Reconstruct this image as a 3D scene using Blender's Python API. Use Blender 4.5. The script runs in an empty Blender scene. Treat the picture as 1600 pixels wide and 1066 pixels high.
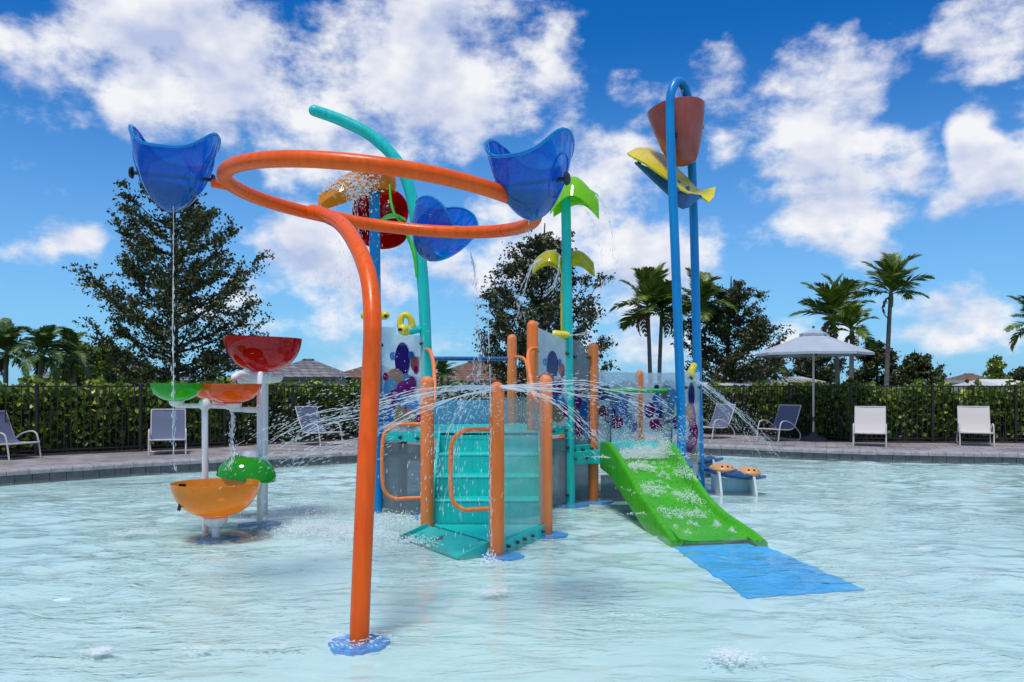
import bpy, math, random
import numpy as np
from mathutils import Vector, Matrix, noise as mnoise

R = math.radians
sc = bpy.context.scene
col = sc.collection

# ------------------------------------------------------------------ camera
F, HY, CAMZ = 1300.0, 603.0, 1.43          # focal length (photo px), horizon row, eye height over the water
cam = bpy.data.cameras.new('camera')
cam.sensor_width = 36.0
cam.lens = F / 1600 * 36
cam.shift_y = (HY - 533) / 1600
cam.clip_start, cam.clip_end = 0.05, 6000
camo = bpy.data.objects.new('camera', cam)
camo.location = (0, 0, CAMZ)
camo.rotation_euler = (R(90), 0, 0)
col.objects.link(camo)
sc.camera = camo


def P(px, py, D):
    """photo pixel + depth in metres -> place in the scene"""
    return ((px - 800) * D / F, D, CAMZ - (py - HY) * D / F)


# ------------------------------------------------------------------ sun and sky
SUN = Vector((-0.13, -0.30, 0.945)).normalized()     # direction towards the sun
sl = bpy.data.lights.new('sun', 'SUN')
sl.energy, sl.angle, sl.color = 1.5, R(15), (1.0, 0.96, 0.90)
so = bpy.data.objects.new('sun', sl)
so.rotation_euler = SUN.to_track_quat('Z', 'Y').to_euler()
so.location = (0, 0, 20)
col.objects.link(so)

world = bpy.data.worlds.new('World')
sc.world = world
world.use_nodes = True
wt = world.node_tree
wt.nodes.clear()


def N(t, kind, **kw):
    n = t.nodes.new(kind)
    for k, v in kw.items():
        if k == 'inp':
            for i, x in v.items():
                if hasattr(x, 'is_linked'):
                    t.links.new(x, n.inputs[i])
                else:
                    n.inputs[i].default_value = x
        else:
            setattr(n, k, v)
    return n


def M_(t, op, a, b=None, c=None, clamp=False):
    inp = {0: a}
    if b is not None: inp[1] = b
    if c is not None: inp[2] = c
    return N(t, 'ShaderNodeMath', operation=op, use_clamp=clamp, inp=inp).outputs[0]


def build_sky(t):
    sky = N(t, 'ShaderNodeTexSky', sky_type='NISHITA', sun_disc=False)
    sky.sun_elevation = math.asin(SUN.z)
    sky.sun_rotation = math.atan2(SUN.x, SUN.y)
    sky.air_density, sky.dust_density, sky.ozone_density = 1.0, 0.6, 3.0
    tc = N(t, 'ShaderNodeTexCoord')
    sep = N(t, 'ShaderNodeSeparateXYZ', inp={0: tc.outputs['Generated']})
    x, y, z = sep.outputs
    az = M_(t, 'ARCTAN2', x, y)
    el = M_(t, 'ARCSINE', z)
    p = N(t, 'ShaderNodeCombineXYZ', inp={0: az, 1: el, 2: 0.0}).outputs[0]
    # ragged warp of the cloud outlines
    wn = N(t, 'ShaderNodeTexNoise', noise_dimensions='2D', inp={'Vector': p, 'Scale': 9.0, 'Detail': 2.0, 'Roughness': 0.55})
    w1 = N(t, 'ShaderNodeVectorMath', operation='SUBTRACT', inp={0: wn.outputs['Color'], 1: (0.5, 0.5, 0.5)}).outputs[0]
    w2 = N(t, 'ShaderNodeVectorMath', operation='MULTIPLY', inp={0: w1, 1: (0.16, 0.09, 0.0)}).outputs[0]
    pw = N(t, 'ShaderNodeVectorMath', operation='ADD', inp={0: p, 1: w2}).outputs[0]
    # where the cloud banks stand: centre and half extent in photo pixels, weight
    blobs = [(300, 95, 350, 135, 1.0), (660, 90, 250, 170, 1.0), (560, 240, 230, 70, .62),
             (480, 400, 160, 95, .95), (650, 440, 190, 90, .8), (880, 300, 180, 125, .88),
             (1110, 160, 190, 85, .82), (1270, 190, 150, 120, .95), (1300, 315, 150, 95, 1.0), (1030, 410, 190, 90, .8),
             (1530, 55, 120, 60, .85), (1560, 240, 100, 120, 1.0), (1500, 495, 160, 55, .78),
             (60, 378, 75, 36, .6), (540, 530, 280, 70, .55), (1080, 535, 300, 70, .55)]
    tot = None
    for bx, by, rx, ry, wgt in blobs:
        u, v = (bx - 800) / F, (HY - by) / F
        a = math.atan(u); e = math.atan2(v, math.hypot(u, 1))
        ra, re = rx / F * math.cos(a) * 1.18, ry / F * 1.18
        d = N(t, 'ShaderNodeVectorMath', operation='MULTIPLY_ADD', inp={0: pw, 1: (1 / ra, 1 / re, 0), 2: (-a / ra, -e / re, 0)}).outputs[0]
        d = N(t, 'ShaderNodeVectorMath', operation='DOT_PRODUCT', inp={0: d, 1: d}).outputs['Value']
        m = M_(t, 'MULTIPLY_ADD', d, -wgt, wgt)
        tot = m if tot is None else M_(t, 'MAXIMUM', tot, m)
    tot = M_(t, 'MAXIMUM', tot, 0.0)
    # away from the view the cover goes on with the same mean
    uu = M_(t, 'ABSOLUTE', az)
    away = N(t, 'ShaderNodeMapRange', interpolation_type='SMOOTHSTEP', inp={0: uu, 1: 0.52, 2: 0.75, 3: 0.0, 4: 0.5}).outputs[0]
    away2 = N(t, 'ShaderNodeMapRange', interpolation_type='SMOOTHSTEP', inp={0: el, 1: 0.42, 2: 0.6, 3: 0.0, 4: 0.5}).outputs[0]
    bias = M_(t, 'MAXIMUM', tot, M_(t, 'MAXIMUM', away, away2))

    def dens(off, det):
        # the noise is laid on a high flat layer, so it shrinks towards the horizon
        q = N(t, 'ShaderNodeVectorMath', operation='ADD', inp={0: p, 1: off}).outputs[0]
        q = N(t, 'ShaderNodeVectorMath', operation='MULTIPLY', inp={0: q, 1: (1.0, 1.55, 1.0)}).outputs[0]
        a_ = N(t, 'ShaderNodeTexNoise', noise_dimensions='2D', inp={'Vector': q, 'Scale': 7.5, 'Detail': det, 'Roughness': 0.60, 'Distortion': 0.0}).outputs['Fac']
        return a_
    n0 = dens((3.1, 1.7, 0.4), 6.0)
    n1 = dens((3.1 - 0.012, 1.7 + 0.030, 0.4), 3.0)
    raw = M_(t, 'ADD', M_(t, 'MULTIPLY', n0, 1.55), M_(t, 'MULTIPLY', bias, 0.76))
    cov = N(t, 'ShaderNodeMapRange', interpolation_type='SMOOTHSTEP', inp={0: raw, 1: 1.02, 2: 1.47, 3: 0.0, 4: 0.97}).outputs[0]
    # lit tops, blue-grey undersides
    sh = M_(t, 'MULTIPLY_ADD', M_(t, 'SUBTRACT', n0, n1), 3.0, 0.60)
    thick = N(t, 'ShaderNodeMapRange', inp={0: raw, 1: 1.2, 2: 1.9, 3: 0.12, 4: -0.34}).outputs[0]
    sh = M_(t, 'ADD', sh, thick, clamp=True)
    ccol = N(t, 'ShaderNodeMix', data_type='RGBA', inp={0: sh, 6: (0.26, 0.30, 0.42, 1), 7: (0.50, 0.50, 0.515, 1)}).outputs[2]
    # clear sky: the physical sky, deepened as a polarised photograph shows it
    hs = N(t, 'ShaderNodeHueSaturation', inp={'Hue': 0.5, 'Saturation': SKY_SAT, 'Value': 1.0, 'Color': sky.outputs[0]}).outputs[0]
    g = N(t, 'ShaderNodeGamma', inp={0: hs, 1: 1.0}).outputs[0]
    b1 = N(t, 'ShaderNodeVectorMath', operation='MULTIPLY', inp={0: g, 1: (SKY_STR * .30, SKY_STR * 1.0, SKY_STR * 1.42)}).outputs[0]
    # haze towards the horizon belongs to the air
    hz = N(t, 'ShaderNodeMapRange', interpolation_type='SMOOTHSTEP', inp={0: el, 1: -0.05, 2: 0.42, 3: 0.66, 4: 0.0}).outputs[0]
    b2 = N(t, 'ShaderNodeMix', data_type='RGBA', inp={0: hz, 6: b1, 7: (0.19, 0.35, 0.56, 1)}).outputs[2]
    fin = N(t, 'ShaderNodeMix', data_type='RGBA', inp={0: cov, 6: b2, 7: ccol}).outputs[2]
    bg = N(t, 'ShaderNodeBackground', inp={0: fin, 1: 1.0})
    out = N(t, 'ShaderNodeOutputWorld', inp={0: bg.outputs[0]})


SKY_SAT, SKY_STR = 1.40, 0.050
build_sky(wt)
world.cycles.sampling_method = 'MANUAL'
world.cycles.sample_map_resolution = 512

sc.view_settings.view_transform = 'Standard'
sc.view_settings.look = 'None'
sc.view_settings.exposure = 0.90
sc.view_settings.gamma = 1.0
sc.view_settings.use_curve_mapping = False
sc.render.engine = 'CYCLES'
sc.cycles.max_bounces = 8
sc.cycles.transparent_max_bounces = 24
sc.cycles.use_denoising = True
sc.cycles.caustics_reflective = False
sc.cycles.caustics_refractive = False


# ------------------------------------------------------------------ materials
def newmat(name):
    m = bpy.data.materials.new(name)
    m.use_nodes = True
    m.node_tree.nodes.clear()
    return m, m.node_tree


def out(t, sh):
    N(t, 'ShaderNodeOutputMaterial', inp={0: sh})


def paint(name, c, rough=0.32, var=0.10, bump=0.02, scale=60, coat=0.25, fade=None):
    """powder coat / plastic: faint orange peel, sun-faded and water-stained patches"""
    m, t = newmat(name)
    tc = N(t, 'ShaderNodeTexCoord')
    n = N(t, 'ShaderNodeTexNoise', inp={'Vector': tc.outputs['Object'], 'Scale': 2.3, 'Detail': 6.0, 'Roughness': .62})
    r = N(t, 'ShaderNodeMapRange', inp={0: n.outputs[0], 1: .35, 2: .7, 3: 0.0, 4: 1.0})
    c2 = fade or tuple(min(1, x * (1 - var) + var * .55) for x in c)
    mx = N(t, 'ShaderNodeMix', data_type='RGBA', inp={0: r.outputs[0], 6: (*c, 1), 7: (*c2, 1)})
    st = N(t, 'ShaderNodeMapping', inp={0: tc.outputs['Object'], 3: (30, 30, 1.6)})
    n3 = N(t, 'ShaderNodeTexNoise', inp={'Vector': st.outputs[0], 'Scale': 1.0, 'Detail': 3.0})
    rr = N(t, 'ShaderNodeMapRange', inp={0: n3.outputs[0], 1: .3, 2: .75, 3: rough * .75, 4: rough * 1.6})
    dk_ = N(t, 'ShaderNodeMapRange', inp={0: n3.outputs[0], 1: .3, 2: .7, 3: .86, 4: 1.06})
    mxs = N(t, 'ShaderNodeVectorMath', operation='SCALE', inp={0: mx.outputs[2], 'Scale': dk_.outputs[0]})
    n2 = N(t, 'ShaderNodeTexNoise', inp={'Vector': tc.outputs['Object'], 'Scale': scale, 'Detail': 2.0})
    b = N(t, 'ShaderNodeBump', inp={'Strength': .25, 'Distance': bump * .12, 'Height': n2.outputs[0]})
    s = N(t, 'ShaderNodeBsdfPrincipled', inp={'Base Color': mxs.outputs[0], 'Roughness': rr.outputs[0], 'Normal': b.outputs[0], 'Coat Weight': coat, 'Coat Roughness': .12, 'Specular IOR Level': .28})
    out(t, s.outputs[0])
    return m


def acrylic(name, c, clear=.45, rough=.08, haze=(1, 1, 1), tint=None):
    """tinted see-through plastic sheet, cloudy with dried drops"""
    m, t = newmat(name)
    tc = N(t, 'ShaderNodeTexCoord')
    n = N(t, 'ShaderNodeTexNoise', inp={'Vector': tc.outputs['Object'], 'Scale': 9.0, 'Detail': 5.0, 'Roughness': .65})
    rr = N(t, 'ShaderNodeMapRange', inp={0: n.outputs[0], 1: .3, 2: .75, 3: rough, 4: rough + .15})
    tr = N(t, 'ShaderNodeBsdfTransparent', inp={0: (*(tint or c), 1)})
    s = N(t, 'ShaderNodeBsdfPrincipled', inp={'Base Color': (*c, 1), 'Roughness': rr.outputs[0], 'Specular IOR Level': 0.0})
    tl = N(t, 'ShaderNodeBsdfTranslucent', inp={0: (*c, 1)})
    m1 = N(t, 'ShaderNodeMixShader', inp={0: .45, 1: s.outputs[0], 2: tl.outputs[0]})
    f = N(t, 'ShaderNodeMapRange', inp={0: n.outputs[0], 1: .25, 2: .8, 3: min(1, clear + .12), 4: max(0, clear - .12)})
    m2 = N(t, 'ShaderNodeMixShader', inp={0: f.outputs[0], 1: m1.outputs[0], 2: tr.outputs[0]})
    gl = N(t, 'ShaderNodeBsdfGlossy', inp={0: (1, 1, 1, 1), 1: .05})
    fr = N(t, 'ShaderNodeFresnel', inp={0: 1.45})
    bk = N(t, 'ShaderNodeNewGeometry').outputs['Backfacing']
    ff = M_(t, 'MULTIPLY', fr.outputs[0], M_(t, 'SUBTRACT', 1.0, bk))
    m3 = N(t, 'ShaderNodeMixShader', inp={0: ff, 1: m2.outputs[0], 2: gl.outputs[0]})
    out(t, m3.outputs[0])
    return m


def leafmat(name, c1, c2, c3=None, rough=.45, trans=.25):
    m, t = newmat(name)
    g = N(t, 'ShaderNodeNewGeometry')
    rmp = N(t, 'ShaderNodeValToRGB', inp={0: g.outputs['Random Per Island']})
    rmp.color_ramp.elements[0].color = (*c1, 1)
    rmp.color_ramp.elements[1].color = (*(c3 or c2), 1)
    e = rmp.color_ramp.elements.new(.75)
    e.color = (*c2, 1)
    s = N(t, 'ShaderNodeBsdfPrincipled', inp={'Base Color': rmp.outputs[0], 'Roughness': rough})
    tl = N(t, 'ShaderNodeBsdfTranslucent', inp={0: rmp.outputs[0]})
    mx = N(t, 'ShaderNodeMixShader', inp={0: trans, 1: s.outputs[0], 2: tl.outputs[0]})
    out(t, mx.outputs[0])
    return m


def rough_mat(name, c1, c2, scale=4.0, rough=.8, bump=.01, detail=6.0, stretch=(1, 1, 1), dist=0.0):
    m, t = newmat(name)
    tc = N(t, 'ShaderNodeTexCoord')
    mp = N(t, 'ShaderNodeMapping', inp={0: tc.outputs['Object'], 3: stretch})
    n = N(t, 'ShaderNodeTexNoise', inp={'Vector': mp.outputs[0], 'Scale': scale, 'Detail': detail, 'Roughness': .65, 'Distortion': dist})
    r = N(t, 'ShaderNodeMapRange', inp={0: n.outputs[0], 1: .32, 2: .68, 3: 0.0, 4: 1.0})
    mx = N(t, 'ShaderNodeMix', data_type='RGBA', inp={0: r.outputs[0], 6: (*c1, 1), 7: (*c2, 1)})
    b = N(t, 'ShaderNodeBump', inp={'Strength': .6, 'Distance': bump, 'Height': n.outputs[0]})
    s = N(t, 'ShaderNodeBsdfPrincipled', inp={'Base Color': mx.outputs[2], 'Roughness': rough, 'Normal': b.outputs[0]})
    out(t, s.outputs[0])
    return m


MAT = {}
MAT['orange'] = paint('orange_paint', (.88, .090, .0), fade=(.90, .135, .004), coat=.1)
MAT['coral'] = paint('faded_orange_paint', (.90, .20, .035), .42, fade=(.92, .28, .09), coat=.05)
MAT['blue'] = paint('blue_paint', (.0, .22, .56), .28, fade=(.004, .27, .64), coat=.1)
MAT['dblue'] = paint('deep_blue_paint', (.004, .10, .30), .3)
MAT['teal'] = paint('teal_paint', (.006, .52, .46), .32, fade=(.02, .60, .55), coat=.1)
MAT['yellow'] = paint('yellow_plastic', (.85, .66, .012), .3)
MAT['terra'] = paint('red_brown_plastic', (.36, .055, .038), .42, var=.12)
MAT['white'] = paint('white_paint', (.80, .80, .80), .3, var=.05)
MAT['green'] = paint('green_plastic', (.04, .35, .005), .3, fade=(.08, .45, .010), coat=.1)
MAT['rail_green'] = paint('rail_green_paint', (.03, .42, .05), .3)
MAT['black'] = paint('black_rubber', (.012, .012, .013), .5, var=.02)
MAT['steel'] = paint('dark_steel', (.05, .05, .055), .3, var=.05)
MAT['vine'] = paint('vine_green_paint', (.05, .60, .03), .3)
MAT['tan'] = paint('tan_plastic', (.72, .34, .12), .45)
MAT['ab_blue'] = acrylic('blue_acrylic', (.0, .28, .68), .60, tint=(.0, .52, .95))
MAT['ab_glimmer'] = acrylic('glimmer_blue_acrylic', (.0, .40, .78), .25, tint=(.05, .6, .92))  # lighter blue that carries the edge glimmer of the bucket rims
MAT['ab_red'] = acrylic('red_acrylic', (.58, .004, .008), .30, tint=(.75, .015, .02))
MAT['ab_green'] = acrylic('green_acrylic', (.03, .52, .02), .34, tint=(.08, .75, .03))
MAT['ab_lime'] = acrylic('lime_acrylic', (.38, .80, .01), .25, tint=(.5, .9, .05))
MAT['ab_yellow'] = acrylic('yellow_acrylic', (.72, .64, .03), .22, tint=(.85, .8, .1))
MAT['ab_orange'] = acrylic('orange_acrylic', (.82, .19, .008), .28, tint=(.95, .36, .03))
MAT['ab_amber'] = acrylic('amber_acrylic', (.95, .42, .01), .28, tint=(1, .6, .06))
MAT['clear'] = acrylic('clear_acrylic', (.80, .85, .89), .50, .15, tint=(.95, .97, .99))
MAT['smoke'] = acrylic('smoked_acrylic', (.30, .36, .40), .48, .15, tint=(.62, .68, .72))
MAT['haze_blue'] = acrylic('pale_blue_sheet', (.24, .55, .74), .25, .2, tint=(.5, .8, .9))
MAT['grass'] = rough_mat('lawn', (.035, .075, .015), (.07, .12, .03), 1.5, .9, .03)
MAT['soil'] = rough_mat('mulch', (.018, .011, .007), (.05, .03, .018), 9, .95, .03)
MAT['coping'] = rough_mat('coping_stone', (.23, .21, .21), (.40, .38, .38), 9, .8, .006)
MAT['tile'] = rough_mat('pool_wall_tile', (.085, .085, .09), (.15, .145, .15), 6, .6, .004)
MAT['bark'] = rough_mat('bark', (.03, .022, .017), (.075, .06, .05), 14, .9, .02, stretch=(1, 1, .25))
MAT['palm_bark'] = rough_mat('palm_bark', (.13, .11, .10), (.27, .24, .22), 6, .9, .02, stretch=(1, 1, 5))
MAT['fence'] = paint('dark_bronze_coat', (.016, .015, .016), .45, var=.03)
MAT['chair_frame'] = paint('almond_tube', (.62, .57, .53), .35, var=.05)
MAT['sling_blue'] = rough_mat('blue_grey_sling', (.085, .10, .165), (.125, .145, .22), 140, .75, .001)
MAT['sling_white'] = rough_mat('off_white_sling', (.54, .49, .45), (.62, .57, .53), 140, .75, .001)
MAT['canvas'] = rough_mat('canvas', (.36, .40, .45), (.43, .47, .52), 3, .8, .002)
MAT['umb_base'] = rough_mat('umbrella_base', (.04, .04, .045), (.07, .07, .075), 20, .7, .002)
MAT['oak'] = leafmat('oak_leaves', (.018, .030, .006), (.065, .088, .016), (.16, .165, .035), .5, .12)
MAT['oak2'] = leafmat('dull_oak_leaves', (.022, .032, .010), (.070, .086, .024), (.15, .155, .05), .5, .12)
MAT['shrub'] = leafmat('hedge_leaves', (.035, .08, .006), (.19, .29, .022), (.44, .46, .05), .38, .2)
MAT['frond'] = leafmat('palm_leaves', (.045, .10, .014), (.16, .24, .03), (.34, .34, .06), .4, .22)
MAT['frond_dark'] = leafmat('dark_palm_leaves', (.03, .075, .014), (.10, .18, .03), (.22, .27, .06), .45, .2)
MAT['dry'] = leafmat('dry_palm_leaves', (.10, .065, .03), (.19, .13, .06), None, .7, .2)
MAT['housewall'] = rough_mat('stucco', (.42, .38, .33), (.52, .48, .43), 2, .9, .01)
MAT['fascia'] = paint('dark_fascia', (.05, .04, .035), .6)
MAT['glass'] = paint('window_glass', (.03, .04, .05), .06, var=.02)
MAT['tent'] = paint('white_vinyl', (.78, .77, .76), .5, var=.04)


def shingle(name, c1, c2):
    m, t = newmat(name)
    tc = N(t, 'ShaderNodeTexCoord')
    mp = N(t, 'ShaderNodeMapping', inp={0: tc.outputs['Object'], 3: (1, 1, 1)})
    sep = N(t, 'ShaderNodeSeparateXYZ', inp={0: mp.outputs[0]})
    v = N(t, 'ShaderNodeCombineXYZ', inp={0: M_(t, 'ADD', sep.outputs[0], sep.outputs[1]), 1: M_(t, 'MULTIPLY', sep.outputs[2], 2.2), 2: 0.0})
    b = N(t, 'ShaderNodeTexBrick', inp={'Vector': v.outputs[0], 'Color1': (*c1, 1), 'Color2': (*c2, 1), 'Mortar': (*[x * .35 for x in c1], 1), 'Scale': 1.0, 'Mortar Size': .05, 'Brick Width': .8, 'Row Height': .55, 'Bias': 0.0})
    bp = N(t, 'ShaderNodeBump', inp={'Strength': .6, 'Distance': .04, 'Height': b.outputs['Fac']})
    bp.invert = True
    s = N(t, 'ShaderNodeBsdfPrincipled', inp={'Base Color': b.outputs[0], 'Roughness': .85, 'Normal': bp.outputs[0]})
    out(t, s.outputs[0])
    return m


MAT['roof_grey'] = shingle('grey_roof_tiles', (.12, .12, .125), (.24, .235, .235))
MAT['roof_brown'] = shingle('brown_roof_tiles', (.14, .075, .05), (.22, .13, .09))


def paver_mat():
    m, t = newmat('deck_pavers')
    tc = N(t, 'ShaderNodeTexCoord')
    rot = N(t, 'ShaderNodeMapping', inp={0: tc.outputs['Object'], 2: (0, 0, .35)})
    b = N(t, 'ShaderNodeTexBrick', inp={'Vector': rot.outputs[0], 'Color1': (.22, .19, .185, 1), 'Color2': (.37, .33, .32, 1), 'Mortar': (.07, .06, .06, 1), 'Scale': 1.0, 'Mortar Size': .008, 'Brick Width': .42, 'Row Height': .24, 'Bias': -.1})
    n = N(t, 'ShaderNodeTexNoise', inp={'Vector': tc.outputs['Object'], 'Scale': 1.6, 'Detail': 7.0, 'Roughness': .7})
    r = N(t, 'ShaderNodeMapRange', inp={0: n.outputs[0], 1: .3, 2: .7, 3: .7, 4: 1.25})
    mx = N(t, 'ShaderNodeVectorMath', operation='SCALE', inp={0: b.outputs[0], 'Scale': r.outputs[0]})
    bp = N(t, 'ShaderNodeBump', inp={'Strength': .7, 'Distance': .006, 'Height': b.outputs['Fac']})
    bp.invert = True
    s = N(t, 'ShaderNodeBsdfPrincipled', inp={'Base Color': mx.outputs[0], 'Roughness': .75, 'Normal': bp.outputs[0]})
    out(t, s.outputs[0])
    return m


MAT['paver'] = paver_mat()


def floor_mat():
    return rough_mat('pool_plaster', (.56, .82, .81), (.66, .87, .86), .7, .6, .004)


MAT['floor'] = floor_mat()
MAT['pad'] = paint('blue_floor_pad', (.0, .34, .92), .6, fade=(.0, .38, .95), coat=0)
MAT['mat_blue'] = paint('blue_rubber_mat', (.0, .46, .97), .6, fade=(.0, .48, .98), coat=0)


def water_mat():
    m, t = newmat('pool_water')
    tc = N(t, 'ShaderNodeTexCoord')
    mp = N(t, 'ShaderNodeMapping', inp={0: tc.outputs['Object'], 3: (.55, 1.5, 1)})
    n1 = N(t, 'ShaderNodeTexNoise', inp={'Vector': mp.outputs[0], 'Scale': 7.0, 'Detail': 3.0, 'Roughness': .55, 'Distortion': .6})
    n2 = N(t, 'ShaderNodeTexNoise', inp={'Vector': mp.outputs[0], 'Scale': 38.0, 'Detail': 2.0, 'Roughness': .6})
    # calm and ruffled stretches
    n3 = N(t, 'ShaderNodeTexNoise', inp={'Vector': tc.outputs['Object'], 'Scale': .55, 'Detail': 2.0})
    ruf = N(t, 'ShaderNodeMapRange', inp={0: n3.outputs[0], 1: .40, 2: .60, 3: .12, 4: 1.0}).outputs[0]
    h = M_(t, 'ADD', n1.outputs[0], M_(t, 'MULTIPLY', n2.outputs[0], .12))
    h = M_(t, 'MULTIPLY', h, ruf)
    b = N(t, 'ShaderNodeBump', inp={'Strength': 1.0, 'Distance': .039, 'Height': h})
    # slopes seen at a slant are tinted darker, in place of dark ripple reflections
    lw = N(t, 'ShaderNodeLayerWeight', inp={0: .5, 'Normal': b.outputs[0]})
    fa = N(t, 'ShaderNodeMapRange', inp={0: lw.outputs['Facing'], 1: .76, 2: .97, 3: 0.0, 4: 1.0})
    tint = N(t, 'ShaderNodeMix', data_type='RGBA', inp={0: fa.outputs[0], 6: (.95, .985, .985, 1), 7: (.58, .71, .71, 1)})
    tr = N(t, 'ShaderNodeBsdfTransparent', inp={0: tint.outputs[2]})
    df = N(t, 'ShaderNodeBsdfDiffuse', inp={0: (.80, .89, .90, 1), 'Normal': b.outputs[0]})
    m1 = N(t, 'ShaderNodeMixShader', inp={0: .07, 1: tr.outputs[0], 2: df.outputs[0]})
    gl = N(t, 'ShaderNodeBsdfGlossy', inp={0: (1, 1, 1, 1), 1: .05, 'Normal': b.outputs[0]})
    fr = N(t, 'ShaderNodeFresnel', inp={0: 1.28, 'Normal': b.outputs[0]})
    m2 = N(t, 'ShaderNodeMixShader', inp={0: fr.outputs[0], 1: m1.outputs[0], 2: gl.outputs[0]})
    out(t, m2.outputs[0])
    return m


MAT['water'] = water_mat()


def splash_mat(name, opaque, c=(.93, .96, .98)):
    m, t = newmat(name)
    tr = N(t, 'ShaderNodeBsdfTransparent', inp={0: (.97, .99, 1, 1)})
    df = N(t, 'ShaderNodeBsdfDiffuse', inp={0: (*c, 1)})
    tl = N(t, 'ShaderNodeBsdfTranslucent', inp={0: (*c, 1)})
    a = N(t, 'ShaderNodeMixShader', inp={0: .25, 1: df.outputs[0], 2: tl.outputs[0]})
    m1 = N(t, 'ShaderNodeMixShader', inp={0: opaque, 1: tr.outputs[0], 2: a.outputs[0]})
    gl = N(t, 'ShaderNodeBsdfGlossy', inp={0: (1, 1, 1, 1), 1: .06})
    fr = N(t, 'ShaderNodeFresnel', inp={0: 1.33})
    bk = N(t, 'ShaderNodeNewGeometry').outputs['Backfacing']
    ff = M_(t, 'MULTIPLY', fr.outputs[0], M_(t, 'SUBTRACT', 1.0, bk))
    m2 = N(t, 'ShaderNodeMixShader', inp={0: ff, 1: m1.outputs[0], 2: gl.outputs[0]})
    out(t, m2.outputs[0])
    return m


MAT['jet'] = splash_mat('water_jet', .45)
MAT['foam'] = splash_mat('water_foam', .68, (.97, .98, .99))
MAT['clear2'] = acrylic('clearer_acrylic', (.62, .70, .72), .80, .15, tint=(.93, .95, .97))
MAT['bucket_water'] = acrylic('standing_water', (.01, .10, .30), .72, .05, tint=(.30, .42, .62))
MAT['film'] = splash_mat('bucket_water', .3, (.5, .72, .9))

PRINT = {k: acrylic('print_' + k, c, .30, .2, tint=tuple(min(1, x * .7 + .3) for x in c)) for k, c in dict(
    navy=(.012, .03, .30), blue=(.03, .22, .62), sky=(.12, .45, .78), purple=(.24, .015, .30), magenta=(.42, .01, .22),
    tan=(.52, .36, .26), pink=(.62, .22, .22), olive=(.42, .40, .24), green=(.10, .45, .14)).items()}


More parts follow.
